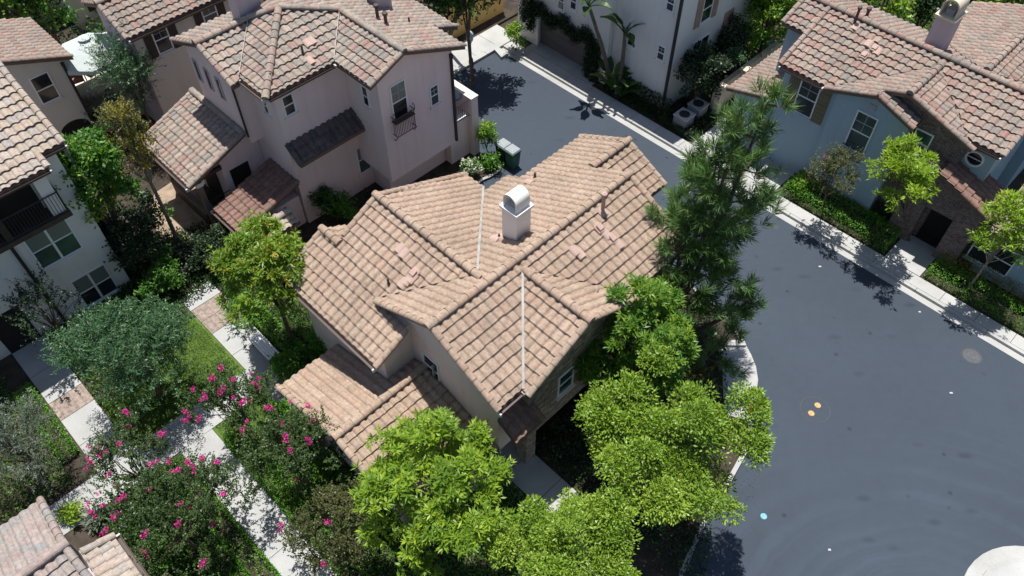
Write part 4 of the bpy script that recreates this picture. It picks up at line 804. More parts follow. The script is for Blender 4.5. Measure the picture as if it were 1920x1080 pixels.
# ------------------------------------------------------------------ the white house at the top
h = House('house', 'tall white house at the end of the lane with vine framed garage door', 31.0, 22.0); h.stucco = 'stucco_white'; h.tile = 'tile_sand'
R1 = plane('u', 31.5, 9.6, .4, -1); R2 = plane('u', 31.5, 9.6, .4, 1)
h.roof('roof', [(R1, [(27.72, 17.2), (31.5, 17.2), (31.5, 27.6), (27.72, 27.6)]), (R2, [(31.5, 17.0), (36, 17.0), (36, 27.9), (31.5, 27.9)])], ridges=[((31.5, 17, 9.63), (31.5, 27.9, 9.63))])
w = h.mb(); w.sec_v([(28.15, 0), (35.5, 0), (35.5, 7.8), (31.5, 9.4), (28.15, 8.05)], 17.45, 21.0, 'stucco_white'); w.sec_v([(27.85, 0), (35.5, 0), (35.5, 7.8), (31.5, 9.4), (27.85, 7.95)], 21.01, 22.2, 'stucco_white'); w.sec_v([(27.85, 2.2), (35.5, 2.2), (35.5, 7.8), (31.5, 9.4), (27.85, 7.95)], 22.21, 26.0, 'stucco_white'); w.sec_v([(27.85, 0), (35.5, 0), (35.5, 7.8), (31.5, 9.4), (27.85, 7.95)], 26.01, 27.4, 'stucco_white'); w.box(28.25, 35, 22.2, 26.0, 0, 2.19, 'stucco_white'); h.part('wall', w)
m = h.mb(); m.box(28.19, 28.248, 22.22, 25.99, 0.1, 2.15, 'garage_door'); 
for i in range(4): m.box(28.175, 28.189, 22.3, 25.9, 0.2 + .5 * i, 0.6 + .5 * i, 'garage_door')
h.part('garage_door', m)
m = h.mb(); m.box(27.83, 27.9, 25.86, 25.99, 0.1, 2.18, 'white_paint'); h.part('door_jamb', m)
for px, py, wd, ht in ((1053, 3, .45, .9), (1076, 3, .45, .9)): q = QU(px, py, 27.85); h.window('u', 27.85, q[1], q[2], wd, ht)
for px, py in ((1184, 73), (1240, 99), (1258, 6)): q = QU(px, py, 28.15); h.window('u', 28.15, q[1], q[2], .46, .80, grid=True)
q = QV(1326, 14, 17.45); h.window('v', 17.45, q[0], q[2], .85, 1.45, shutters='shutter_tan')
q = QV(1311, 92, 17.45); h.window('v', 17.45, q[0], q[2], 1.35, 1.3, panes=2, grid=False)
q = QV(1362, 44, 17.45); h.blk('v', 17.45, q[0], q[2], .75, 1.5, -.02, .06, 'shutter_tan', 'shutter')
h.downspout(28.10, 17.40, 0.1, 7.9, r=.06)

# ------------------------------------------------------------------ the white house at the left edge
h = House('house', 'white house with timber balcony and sand coloured tile roof along the left edge', 0.0, 28.0); h.stucco = 'stucco_white'; h.tile = 'tile_sand'
R = plane('v', 30.0, 9.3, .38, -1)
h.roof('roof', [(R, [(-9, 25.33), (3.12, 25.33), (3.12, 25.87), (-9, 25.87)]), (R, [(-9, 25.87), (4.0, 25.87), (4.0, 30.0), (-9, 30.0)])], rakes=[((3.97, 25.87, 7.74), (3.97, 30, 9.32)), ((3.09, 25.33, 7.54), (3.09, 25.87, 7.74))], gutters=[((3.1, 25.84, 7.71), (4.0, 25.84, 7.71)), ((-9, 25.30, 7.50), (3.1, 25.30, 7.50))])
w = h.mb(); w.sec_u([(26.25, 0), (31, 0), (31, 9.2), (30, 9.1), (26.25, 7.68)], -9, 3.65, 'stucco_white'); w.box(2.45, 2.9, 25.55, 26.24, 5.43, 7.44, 'stucco_white'); h.part('wall', w)
w = h.mb(); w.sec_u([(26.8, 0), (31.5, 0), (31.5, 9.6), (30.6, 9.5), (26.8, 7.1)], 4.02, 4.14, 'stucco_grey'); h.part('side_wall', w)
h.blk('v', 26.25, -.3, 6.4, 5.4, 1.95, -.02, .04, 'recess_shade', 'loggia_shade')  # flat near-black panel paints the shade of the loggia recess
m = h.mb(); m.box(-9, 3.0, 25.42, 26.24, 5.22, 5.42, 'wood_dark'); h.part('balcony_floor', m)
h.rail('v', 25.48, -4, 2.95, 5.5, 6.38); h.rail('u', 2.95, 25.5, 26.2, 5.5, 6.38)
for u in (0.85, -1.6): m = h.mb(); m.box(u - .12, u + .12, 25.5, 25.72, 5.43, 7.3, 'wood_dark'); h.part('post', m)
m = h.mb(); m.box(-9, 2.95, 25.49, 25.66, 7.18, 7.33, 'wood_dark'); h.part('beam', m)
h.window('v', 26.25, 1.98, 3.88, 1.62, 1.78, panes=2, pane='pane_teal_reflection', blind=True); h.window('v', 26.25, 2.40, 0.98, 1.42, 1.62, panes=2, blind=True)
h.blk('v', 26.25, -.85, 1.05, 1.2, 2.1, -.02, .03, 'recess_shade', 'door'); h.downspout(0.75, 26.2, 0.1, 5.2, r=.06)

# ------------------------------------------------------------------ the beige house with the roof terrace
h = House('house', 'beige house with arched doorway beside the roof terrace', 6.0, 37.5); h.stucco = 'stucco_beige'; h.tile = 'tile_rose'
R = plane('u', 4.4, 6.15, .38, 1); R_ = plane('u', 4.4, 6.15, .38, -1)
h.roof('roof', [(R, [(4.4, 35.0), (7.5, 35.0), (7.5, 39.2), (4.4, 39.2)]), (R_, [(-2, 35.0), (4.4, 35.0), (4.4, 39.2), (-2, 39.2)])], ridges=[((4.4, 35, 6.18), (4.4, 39.2, 6.18))], rakes=[((4.5, 35.03, 6.13), (7.5, 35.03, 4.98))])
w = h.mb(); w.sec_v([(-2, 0), (7.1, 0), (7.1, 4.9), (4.4, 5.95), (-2, 3.6)], 35.4, 39, 'stucco_beige'); w.box(7.11, 11.6, 35.9, 40.5, 0, 2.2, 'stucco_beige'); w.box(7.11, 11.6, 35.85, 36.05, 2.21, 2.95, 'stucco_beige'); w.box(11.4, 11.62, 36.06, 40.5, 2.21, 2.95, 'stucco_beige'); h.part('wall', w)
h.rail('v', 40.3, 7.2, 11.5, 2.3, 3.2)
q = QV(84, 165, 35.4); h.window('v', 35.4, q[0], q[2], .85, 1.4)
q = QV(153, 262, 35.4); m = h.mb(); n = 10; pts = [(q[0] - .7, 0), (q[0] + .7, 0)] + [(q[0] + .7 * math.cos(math.pi * i / n), 1.35 + .5 * math.sin(math.pi * i / n)) for i in range(n + 1)]
m.prism([(u, 35.37, z) for u, z in pts], [(u, 35.42, z) for u, z in pts], 'recess_shade'); h.part('arched_door', m)
q = QV(148, 95, 35.4); h.downspout(7.05, 35.34, .1, 4.7, r=.05)

# ------------------------------------------------------------------ the house with dark shutters
h = House('house', 'beige house with dark brown shutters and lilac gable end', 13.0, 35.0); h.stucco = 'stucco_beige'; h.tile = 'tile_rose'
R = plane('v', 34.8, 6.8, .4, -1); R_ = plane('v', 34.8, 6.8, .4, 1)
h.roof('roof', [(R, [(9.35, 32.8), (19, 32.8), (19, 34.8), (9.35, 34.8)]), (R_, [(9.35, 34.8), (19, 34.8), (19, 36.8), (9.35, 36.8)])], ridges=[((9.3, 34.8, 6.83), (19, 34.8, 6.83))], rakes=[((9.38, 32.8, 6.02), (9.38, 34.7, 6.77)), ((9.38, 34.9, 6.77), (9.38, 36.8, 6.02))], gutters=[((9.4, 32.77, 5.98), (19, 32.77, 5.98))])
w = h.mb(); w.sec_u([(33.2, 0), (36.4, 0), (36.4, 5.95), (34.8, 6.6), (33.2, 5.95)], 9.7, 19, 'stucco_beige'); h.part('wall', w)
w = h.mb(); w.sec_u([(33.22, 0), (36.38, 0), (36.38, 5.93), (34.8, 6.57), (33.22, 5.93)], 9.67, 9.698, 'stucco_lilac'); h.part('gable_end', w)
for px, py in ((303, 72), (393, 26)): q = QV(px, py, 33.2); h.window('v', 33.2, q[0], q[2], .75, 1.35, shutters='shutter_dark', grid=True)

# ------------------------------------------------------------------ the grey roofed house at the bottom left corner
h = House('house', 'house corner with weathered grey and pink barrel tiles at the bottom left', -4.0, 14.0); h.stucco = 'stucco_lilac'; h.tile = 'tile_grey'
R = plane('v', 14.6, 4.35, .40, 1); R_ = plane('v', 14.6, 4.35, .40, -1); Rs = plane('u', -2.75, 3.75, .35, 1)
h.roof('roof', [(R, [(-9, 14.6), (-2.9, 14.6), (-2.9, 17.15), (-9, 17.15)]), (R_, [(-9, 14.6), (-2.9, 14.6), (-2.9, 11.0), (-9, 11.0)])], ridges=[((-9, 14.6, 4.38), (-2.82, 14.6, 4.38))], rakes=[((-2.93, 14.7, 4.33), (-2.93, 17.15, 3.34)), ((-2.93, 11, 2.95), (-2.93, 14.5, 4.33))])
h.roof('side_roof', [(Rs, [(-2.78, 12.2), (-1.9, 12.2), (-1.9, 14.5), (-2.78, 14.5)])], mat='tile_sand', rakes=[((-2.75, 14.47, 3.76), (-1.9, 14.47, 3.46)), ((-2.75, 12.23, 3.76), (-1.9, 12.23, 3.46))], gutters=[((-1.88, 12.25, 3.42), (-1.88, 14.45, 3.42))])
w = h.mb(); w.sec_u([(11.4, 0), (16.8, 0), (16.8, 3.25), (14.6, 4.12), (11.4, 2.85)], -9, -3.2, 'stucco_lilac'); w.box(-3.19, -2.15, 12.5, 14.2, 0, 3.3, 'stucco_lilac'); h.part('wall', w)

# ------------------------------------------------------------------ the far beige building and walls
q = Q(158, 62, 0)
h = House('house', 'plain beige building with white capped balcony behind the terrace', q[0] + 2, q[1] + 3); h.stucco = 'stucco_beige'; h.tile = 'tile_rose'
w = h.mb(); w.box(q[0], q[0] + 4.5, q[1], q[1] + 6, 0, 3.0, 'stucco_cream'); w.box(q[0] - .05, q[0] + 4.55, q[1] - .05, q[1] + .25, 3.001, 3.12, 'white_paint'); w.box(q[0] - 1.6, q[0] + 4.5, q[1] + 2.6, q[1] + 7, 0, 6.5, 'stucco_cream'); h.part('wall', w)
h.roof('roof', [(plane('v', q[1] + 4.8, 7.6, .4, -1), [(q[0] - 2, q[1] + 2.2), (q[0] + 5, q[1] + 2.2), (q[0] + 5, q[1] + 4.8), (q[0] - 2, q[1] + 4.8)]), (plane('v', q[1] + 4.8, 7.6, .4, 1), [(q[0] - 2, q[1] + 7.4), (q[0] + 5, q[1] + 7.4), (q[0] + 5, q[1] + 4.8), (q[0] - 2, q[1] + 4.8)])])
h.blk('v', q[1], q[0] + 1.2, 1.6, .9, 1.2, -.02, .04, 'pane_dark', 'window')
def wall_thing(name, label, cat, u0, u1, v0, v1, z1, mat, cap=None):
    r = empty(name, W((u0 + u1) / 2, (v0 + v1) / 2, 0), math.radians(45)); tag(r, label, cat); off = ((u0 + u1) / 2, (v0 + v1) / 2, 0)
    m = MB(off); m.box(u0, u1, v0, v1, 0, z1, mat); m.build('wall_body', r)
    if cap: m = MB(off); m.box(u0 - .04, u1 + .04, v0 - .04, v1 + .04, z1 + .001, z1 + .09, cap); m.build('coping', r)
    return r
wall_thing('garden_wall', 'ochre yellow wall in half shade behind the lane end', 'wall', 24.6, 28.9, 29.6, 29.9, 2.6, 'stucco_yellow')
wall_thing('garden_wall', 'low cream wall between the white house and the lower garage roof', 'wall', 29.9, 36.5, 15.6, 15.8, 1.5, 'stucco_cream', 'stucco_cream')
for u in (30.0, 32.0, 33.9):
    wall_thing('wall_pier', ['cream wall pier carrying a small bushy pot, nearest the road', 'middle cream wall pier with a potted plant on top', 'farthest cream wall pier before the trees'][int((u - 30) // 1.9)], 'pier', u - .2, u + .2, 15.3, 15.59, 1.75, 'stucco_cream', 'stucco_cream')
# ------------------------------------------------------------------ small things on the ground
def bin_(label, px, py, body, lid, rz):
    c = P(px, py, 1.05); b = Vector((c.x, c.y, 0)); r = empty('wheelie_bin', b, math.radians(45 + rz)); tag(r, label, 'bin', 'wheelie bins by the planter')
    m = MB(); t, q = .27, .22; T = [(-t, -t * 1.05), (t, -t * 1.05), (t, t * 1.05), (-t, t * 1.05)]; Bq = [(-q, -q), (q, -q), (q, q), (-q, q)]
    m.prism([(x, y, .98) for x, y in T], [(x, y, .06) for x, y in Bq], body); m.box(-t - .02, t + .02, -t * 1.05 - .02, t * 1.05 + .02, .93, .985, body); m.build('body', r)
    m = MB(); m.prism([(x * .93, y * .93, 1.085) for x, y in T], [(x * 1.06, y * 1.06, 1.0) for x, y in T], lid); m.prism([(x * .6, y * .6, 1.10) for x, y in T], [(x * .7, y * .7, 1.0845) for x, y in T], lid); m.build('lid', r)
    m = MB(); m.tube([(-.22, .33, .93), (.22, .33, .93)], .018, body, 6); m.build('handle', r)
    for s in (-.21, .21): m = MB(); m.tube([(s - .03, .25, .10), (s + .03, .25, .10)], .10, 'dark_metal', 12); m.build('wheel', r)
    m = MB(); m.box(-.2, .2, -.305, -.285, .80, .90, body); m.build('grab_bar', r)
bin_('green wheelie bin with grey lid standing out on the asphalt', 961, 280, 'bin_green', 'bin_lid_grey', 0)
bin_('dark wheelie bin with grey lid between the bush and the green bin', 944, 269, 'bin_dark', 'bin_lid_grey', 0)
c = P(1822, 668, 0); r = empty('manhole_cover', c); tag(r, 'round iron manhole cover set in the road near the far kerb', 'manhole cover')
m = MB(); m.lathe((0, 0, 0), [(.40, 0.001), (.40, .006), (.30, .006), (.30, .001)], 'seal_ring', 28, False); m.build('collar', r)
m = MB(); m.lathe((0, 0, 0), [(.33, .002), (.33, .012), (.26, .012), (.25, .007), (.19, .007), (.18, .012), (.10, .012), (.09, .007), (0.02, .007)], 'manhole_iron', 28); m.build('lid', r)
for i, (px, py) in enumerate(((1533, 760), (1521, 775))):
    c = P(px, py, 0); r = empty('valve_cover', c); tag(r, ['orange round valve cover nearer the houses across the road', 'orange round valve cover nearer the kerb with the red patch'][i], 'valve cover', 'orange valve covers in the court')
    m = MB(); m.lathe((0, 0, 0), [(.115, .003), (.115, .010), (.02, .011)], 'orange_cover', 18); m.build('lid', r)
    m = MB(); m.lathe((0, 0, 0), [(.15, .001), (.15, .0075), (.117, .008), (.117, .002)], 'seal_ring', 18, False); m.build('collar', r)
m = MB(tuple(P(1528, 768, 0))); c = P(1528, 768, 0); m.lathe((c.x, c.y, 0), [(.56, .001), (.56, .0045), (.52, .0045), (.52, .001)], 'seal_ring', 36, False); tag(m.build('road_patch', None, c), 'thin dark sealed ring in the asphalt round both orange covers', 'road patch', kind='structure')
c = P(1432, 968, 0); m = MB(tuple(c)); m.lathe((c.x, c.y, 0), [(.11, .002), (.11, .006), (.03, .007)], 'blue_paint', 16); tag(m.build('road_marker', None, c), 'small pale blue round marker on the asphalt near the big round tree', 'road marker')
for i, (px, py, lb) in enumerate(((1724, 585, 'scrap of white paper on the asphalt nearest the far kerb'), (1537, 500, 'white paper scrap on the asphalt left of the hedge'), (1555, 1031, 'white paper scrap lying low in the empty court'), (1783, 737, 'tiny white scrap in the middle of the court'))):
    c = P(px, py, 0); m = MB(tuple(c)); a = .05 + .015 * (i % 2); m.prism([(c.x - a, c.y - .03, .02), (c.x + a, c.y - .035, .012), (c.x + a * .8, c.y + .03, .03), (c.x - a * .7, c.y + .035, .012)], [(c.x - a, c.y - .03, .003), (c.x + a, c.y - .035, .003), (c.x + a * .8, c.y + .03, .003), (c.x - a * .7, c.y + .035, .003)], 'litter_white'); tag(m.build('paper_scrap', None, c), lb, 'litter', 'white scraps on the asphalt')
def ac(label, px, py):
    c = P(px, py, .8); b = Vector((c.x, c.y, .1)); r = empty('air_conditioner', b, math.radians(45)); tag(r, label, 'air conditioner', 'air conditioning units by the white house')
    m = MB(); m.box(-.36, .36, -.36, .36, 0, .74, 'garage_door'); 
    for i in range(7): m.box(-.365, .365, -.365, .365, .06 + .095 * i, .10 + .095 * i, 'ac_metal')
    m.build('casing', r); m = MB(); m.box(-.40, .40, -.40, .40, .745, .80, 'ac_metal'); m.build('top_panel', r)
    m = MB(); m.lathe((0, 0, .801), [(.27, 0), (.27, .02), (.24, .03), (.06, .045), (.03, .05)], 'dark_metal', 18); m.build('fan_grille', r)
ac('square air conditioning unit nearer the side path', 1283, 217); ac('air conditioning unit half hidden under the dark flowering shrub', 1309, 197)
# lantern post behind the pink house and garden lamp
c = P(881, 70, 1.75); r = empty('street_lamp', Vector((c.x, c.y, .1))); tag(r, 'street lamp with pale glass lantern rising beside the pink house eave', 'street lamp')
m = MB(); m.lathe((0, 0, 0), [(.14, 0), (.12, .3), (.06, .45), (.05, 1.25), (.09, 1.33)], 'dark_metal', 10); m.build('post', r)
m = MB(); m.lathe((0, 0, 1.34), [(.08, 0), (.17, .15), (.19, .35), (.14, .5)], 'lamp_glass', 10); m.build('lantern', r); m = MB(); m.lathe((0, 0, 1.85), [(.20, 0), (.12, .12), (.03, .2), (.02, .3)], 'lamp_glass', 10); m.build('finial', r)
c = P(1412, 205, 1.0); r = empty('garden_lamp', Vector((c.x, c.y, .1))); tag(r, 'small hooked garden lamp by the blue garage wall', 'lamp')
m = MB(); m.tube([(0, 0, 0), (0, 0, .8), (.05, 0, .95), (.16, 0, .95)], .02, 'dark_metal', 6); m.build('post', r); m = MB(); m.lathe((.2, 0, .88), [(.03, .08), (.10, 0), (.09, -.01)], 'ac_metal', 10); m.build('lamp_shade', r)
# kettle barbecue on the pink balcony
c = P(856, 182, 3.15); b = Vector((c.x, c.y, 2.46)); r = empty('kettle_barbecue', b); tag(r, 'blue kettle barbecue on the balcony of the pink house', 'barbecue')
m = MB(); m.lathe((0, 0, .55), [(.02, 0), (.16, .04), (.26, .16), (.27, .22)], 'blue_plastic', 16); m.build('bowl', r); m = MB(); m.lathe((0, 0, .775), [(.28, 0), (.25, .12), (.12, .21), (.02, .22)], 'bin_lid_grey', 16); m.build('lid', r)
for k in range(3): a = 2.1 * k; m = MB(); m.tube([(.16 * math.cos(a), .16 * math.sin(a), .6), (.27 * math.cos(a), .27 * math.sin(a), 0)], .015, 'dark_metal', 5); m.build('leg', r)
# patio umbrella and furniture on the terrace
c = P(165, 88, 4.5); b = Vector((c.x, c.y, 2.2)); r = empty('patio_umbrella', b); tag(r, 'large pale eight sided patio umbrella open over the roof terrace', 'umbrella')
m = MB(); m.lathe((0, 0, 0), [(.25, 0), (.25, .06), (.03, .08), (.025, 2.7)], 'dark_metal', 10); m.build('pole', r)
m = MB(); n = 8; Rr = 1.62; z0, z1 = 2.05, 2.72; rg = lambda rad, z, ph=0: [(rad * math.cos(2 * math.pi * (i + .5) / n), rad * math.sin(2 * math.pi * (i + .5) / n), z) for i in range(n)]
vs = rg(.18, z1) + rg(Rr * .55, z1 - .30) + rg(Rr, z0) + rg(Rr * 1.01, z0 - .20) + rg(Rr * .99, z0 - .20) + rg(Rr * .98, z0 - .03) + rg(.18, z1 - .03)
m.add(vs, [(a * n + i, a * n + (i + 1) % n, (a + 1) * n + (i + 1) % n, (a + 1) * n + i) for a in range(6) for i in range(n)], 'canvas'); m.build('canopy', r)
m = MB(); vs = rg(.30, z1 + .06) + rg(.04, z1 + .16) + rg(.30, z1 + .04); m.add(vs, [(i, (i + 1) % n, n + (i + 1) % n, n + i) for i in range(n)] + [tuple(range(n, 2 * n))], 'canvas'); m.build('vent_cap', r)
for i in range(n): m = MB(); a = rg(.2, z1 - .06)[i]; e = rg(Rr * .97, z0 - .03)[i]; m.tube([a, e], .014, 'dark_metal', 4); m.build('rib', r)
def chair(label, px, py, rz):
    c = P(px, py, 2.6); b = Vector((c.x, c.y, 2.2)); r = empty('terrace_chair', b, rz); tag(r, label, 'chair', 'chairs on the roof terrace')
    m = MB(); m.box(-.26, .26, -.26, .26, .40, .50, 'cushion'); m.build('seat', r); m = MB(); m.box(-.26, .26, .22, .30, .505, .95, 'cushion'); m.build('backrest', r)
    for x in (-.24, .24):
        for y in (-.24, .26): m = MB(); m.box(x - .02, x + .02, y - .02, y + .02, 0, .40, 'dark_metal'); m.build('leg', r)
        m = MB(); m.box(x - .03, x + .03, -.26, .26, .62, .66, 'dark_metal'); m.build('armrest', r)
chair('red cushioned terrace chair beside the parapet corner', 146, 150, .6); chair('red cushioned terrace chair under the umbrella edge', 172, 138, 2.6)
c = P(190, 130, 2.7); r = empty('patio_table', Vector((c.x, c.y, 2.2))); tag(r, 'dark round patio table under the pale umbrella', 'table'); m = MB(); m.lathe((0, 0, .70), [(.5, 0), (.5, .04), (.1, .045)], 'dark_metal', 20); m.build('tabletop', r); m = MB(); m.lathe((0, 0, 0), [(.25, 0), (.04, .05), (.04, .70)], 'dark_metal', 10); m.build('leg', r)
# white bench slats by the path and blue ball
c = P(497, 655, .3); r = empty('bench', Vector((c.x, c.y, .1)), math.radians(135)); tag(r, 'pale slatted garden bench beside the path under the tree', 'bench')
m = MB()
for i in range(5): m.box(-.7, .7, -.24 + .1 * i, -.16 + .1 * i, .40, .44, 'white_paint')
m.build('seat', r)
for x in (-.6, .6): m = MB(); m.box(x - .03, x + .03, -.22, .22, 0, .40, 'wood_post'); m.build('leg', r)
c = P(1444, 83, .6); r = empty('storage_tub', Vector((c.x, c.y, .1))); tag(r, 'blue plastic tub glinting in the shade behind the cream wall', 'tub'); m = MB(); m.lathe((0, 0, 0), [(.25, 0), (.33, .5), (.36, .52)], 'blue_plastic', 14); m.build('body', r); m = MB(); m.lathe((0, 0, .525), [(.37, 0), (.36, .04), (.1, .07)], 'blue_plastic', 14); m.build('lid', r)

# ------------------------------------------------------------------ trees and plants
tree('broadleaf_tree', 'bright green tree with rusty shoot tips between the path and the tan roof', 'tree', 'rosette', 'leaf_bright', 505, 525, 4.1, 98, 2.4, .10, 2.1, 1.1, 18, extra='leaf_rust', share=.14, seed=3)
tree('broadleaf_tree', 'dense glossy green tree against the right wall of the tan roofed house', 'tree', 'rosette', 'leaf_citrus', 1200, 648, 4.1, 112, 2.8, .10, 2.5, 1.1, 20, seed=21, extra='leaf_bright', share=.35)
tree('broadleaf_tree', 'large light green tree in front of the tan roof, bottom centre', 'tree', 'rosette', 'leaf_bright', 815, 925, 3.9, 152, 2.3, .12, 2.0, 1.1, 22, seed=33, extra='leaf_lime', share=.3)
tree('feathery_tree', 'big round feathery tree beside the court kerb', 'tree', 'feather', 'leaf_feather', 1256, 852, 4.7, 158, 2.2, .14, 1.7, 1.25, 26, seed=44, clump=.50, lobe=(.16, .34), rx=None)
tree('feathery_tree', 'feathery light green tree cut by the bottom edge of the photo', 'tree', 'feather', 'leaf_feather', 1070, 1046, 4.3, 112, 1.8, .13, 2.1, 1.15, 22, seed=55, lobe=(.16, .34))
# pine
def pine(label, bpx, bpy, tops, seed):
    b = P(bpx, bpy, .1); r = empty('pine_tree', b); tag(r, label, 'tree'); rng = np.random.default_rng(seed); m = MB(tuple(b)); P3, N3 = [], []
    for (tx, ty, tz, low) in tops:
        t = np.array(P(tx, ty, tz)); bb = np.array(b) + rng.normal(size=3) * np.array([.12, .12, 0]); L = [bb + (t - bb) * f + np.array([math.sin(f * 5 + tz) * .12, math.cos(f * 4) * .1, 0]) for f in np.linspace(0, 1, 9)]
        m.tube([tuple(x) for x in L], list(np.linspace(.15, .022, 9)), 'bark', 7); N3.append([0, 0, 1.]); P3.append(t)
        nb = int((1 - low) * tz * 3.6)
        for i in range(nb):
            f = low + (1 - low) * (i + rng.random()) / nb; q = L[0] + (t - L[0]) * f; an = i * 2.4 + rng.random(); ln = (1.95 * (1 - ((f - low) / (1 - low)) ** 1.3) + .32) * rng.uniform(.45, 1.25)
            el = rng.uniform(0.05, .5) + .5 * f; d = np.array([math.cos(an) * math.cos(el), math.sin(an) * math.cos(el), math.sin(el) * .8]); e = q + d * ln; k = q + d * ln * .55 - np.array([0, 0, .08])
            m.tube([tuple(q), tuple(k), tuple(e)], [.035, .022, .008], 'bark', 5)
            nt = max(3, int(ln * 5.6))
            for j in range(nt):
                g = 1 - .60 * j / nt * rng.uniform(.6, 1.1); p = q + (e - q) * g + rng.normal(size=3) * (.05 + .16 * (j > 0)); P3.append(p); N3.append(unit(d * .7 + np.array([0, 0, .6]) + rng.normal(size=3) * .4))
    m.build('trunk', r); q, v = foliage('needle', np.array(P3), np.array(N3), rng, 1.22); link('crown', leaf_mesh('crown', q, v, ['leaf_pine'], tuple(b)), r); return r
pine('tall dark pine with several leaders standing between the tan roof and the road', 1245, 655, [(1395, 205, 11.2, .34), (1455, 165, 11.8, .50), (1345, 265, 9.6, .36), (1290, 420, 7.2, .42), (1415, 555, 5.0, .6)], 8)
pine('small pine sapling in the kerb planter below the tall pine', 1318, 690, [(1330, 655, 2.4, .2)], 9)
# left gardens
tree('olive_tree', 'wide grey green olive tree in front of the white house windows', 'tree', 'olive', 'leaf_olive', 256, 672, 2.7, 106, 1.75, .10, 2.3, 1.3, 18, seed=61, flowers=0)
tree('olive_tree', 'silvery olive tree cut by the left edge of the photo', 'tree', 'olive', 'leaf_sage', 28, 838, 2.4, 62, 1.5, .09, 1.3, 1.0, 9, seed=62)
tree('olive_tree', 'tall grey green olive tree in front of the pale umbrella', 'tree', 'olive', 'leaf_olive', 248, 152, 3.6, 50, 2.3, .09, 1.4, 1.2, 9, seed=63)
bush('shrub', 'low silvery shrub below the terrace parapet', 'shrub', 'olive', 'leaf_sage', 205, 222, 42, 2.0)
bush('shrub', 'yellow green bush between the olive and the lilac gable wall', 'shrub', 'myrtle', 'leaf_yellow', 318, 168, 34, 2.8, extra='leaf_lime', share=.5)
tree('yellow_tree', 'slender tree with golden yellow leaves and bare leaning trunks', 'tree', 'myrtle', 'leaf_yellow', 246, 290, 5.2, 50, 2.1, .09, 1.0, 1.0, 9, base=(335, 455), seed=64, extra='leaf_brown', share=.35, fork=.6, bark='bark_pale')
tree('citrus_tree', 'bright green broadleaf tree in front of the white house balcony', 'tree', 'broad', 'leaf_lime', 178, 355, 4.6, 68, 2.7, .08, 1.6, 1.15, 16, seed=65, extra='leaf_citrus', share=.55)
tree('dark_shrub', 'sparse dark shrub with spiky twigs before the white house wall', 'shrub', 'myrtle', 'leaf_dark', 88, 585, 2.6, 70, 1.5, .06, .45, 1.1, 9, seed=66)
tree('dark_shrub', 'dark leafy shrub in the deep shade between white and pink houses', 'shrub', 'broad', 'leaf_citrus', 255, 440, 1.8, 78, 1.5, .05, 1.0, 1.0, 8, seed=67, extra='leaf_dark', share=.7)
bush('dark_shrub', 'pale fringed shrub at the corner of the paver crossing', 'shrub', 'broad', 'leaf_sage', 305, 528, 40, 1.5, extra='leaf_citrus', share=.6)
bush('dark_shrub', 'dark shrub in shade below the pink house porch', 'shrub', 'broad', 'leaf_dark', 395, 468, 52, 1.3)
bush('dark_shrub', 'grey green shrub under the leaning trunks', 'shrub', 'broad', 'leaf_sage', 340, 480, 40, 1.1, extra='leaf_dark', share=.5)
tree('crape_myrtle', 'crape myrtle with magenta flowers spilling over the lawn above the crossing path', 'tree', 'myrtle', 'leaf_myrtle', 440, 762, 2.3, 82, 1.3, .06, 1.15, 1.0, 9, seed=70, flowers=22)
tree('crape_myrtle', 'crape myrtle with magenta flowers over the path crossing on the left', 'tree', 'myrtle', 'leaf_myrtle', 248, 868, 2.4, 84, 1.3, .06, .8, 1.0, 9, seed=71, flowers=17)
tree('crape_myrtle', 'broad crape myrtle thick with magenta flowers beside the grey roof', 'tree', 'myrtle', 'leaf_myrtle', 330, 985, 2.2, 132, 1.4, .07, 1.35, 1.0, 12, seed=72, flowers=28)
tree('crape_myrtle', 'dark crape myrtle with magenta flowers along the porch roof edge', 'tree', 'myrtle', 'leaf_myrtle', 555, 855, 2.4, 94, 1.6, .07, 1.3, 1.0, 10, seed=73, flowers=20)
tree('crape_myrtle', 'brownish crape myrtle with two faded blooms at the bottom edge', 'tree', 'myrtle', 'leaf_brown', 632, 1005, 2.1, 90, 1.3, .07, 1.4, .9, 9, seed=74, flowers=3)
# around the tan house and the pink house
bush('bush', 'dark bush against the pink house wall, left one', 'bush', 'broad', 'leaf_dark', 612, 388, 26, 1.6, extra='leaf_citrus', share=.3); bush('bush', 'bright green bush beside the pink house wall', 'bush', 'broad', 'leaf_citrus', 648, 395, 24, 1.1)
bush('bush', 'tiny bush at the foot of the pink bay', 'bush', 'broad', 'leaf_dark', 690, 372, 9, .6)
bush('bush', 'upright green bush at the corner of the pink balcony pier', 'bush', 'broad', 'leaf_citrus', 914, 264, 17, 1.9, extra='leaf_lime', share=.3); bush('bush', 'low bright green bush inside the curved kerb by the bins', 'bush', 'broad', 'leaf_hedge', 922, 306, 17, .7); bush('bush', 'variegated cream and green bush under the pink balcony', 'bush', 'broad', 'leaf_citrus', 884, 318, 17, .9, extra='petal_white', share=.25)
bush('shrub', 'yellow green shrub below the glossy tree beside the drive', 'shrub', 'olive', 'leaf_yellow', 1300, 735, 40, 1.4, extra='leaf_dark', share=.5)
bush('shrub', 'dark shrub in the shade right of the brick entry', 'shrub', 'broad', 'leaf_dark', 1085, 800, 55, 1.2); bush('shrub', 'dark leafy shrub hidden behind the glossy tree', 'shrub', 'broad', 'leaf_dark', 1270, 660, 55, 1.3)
bush('shrub', 'bright low shrub at the corner of the porch roof and the path', 'shrub', 'broad', 'leaf_hedge', 540, 690, 30, .8); bush('shrub', 'clipped green shrub under the porch eave above the magenta flowers', 'shrub', 'broad', 'leaf_hedge', 532, 775, 30, .9)
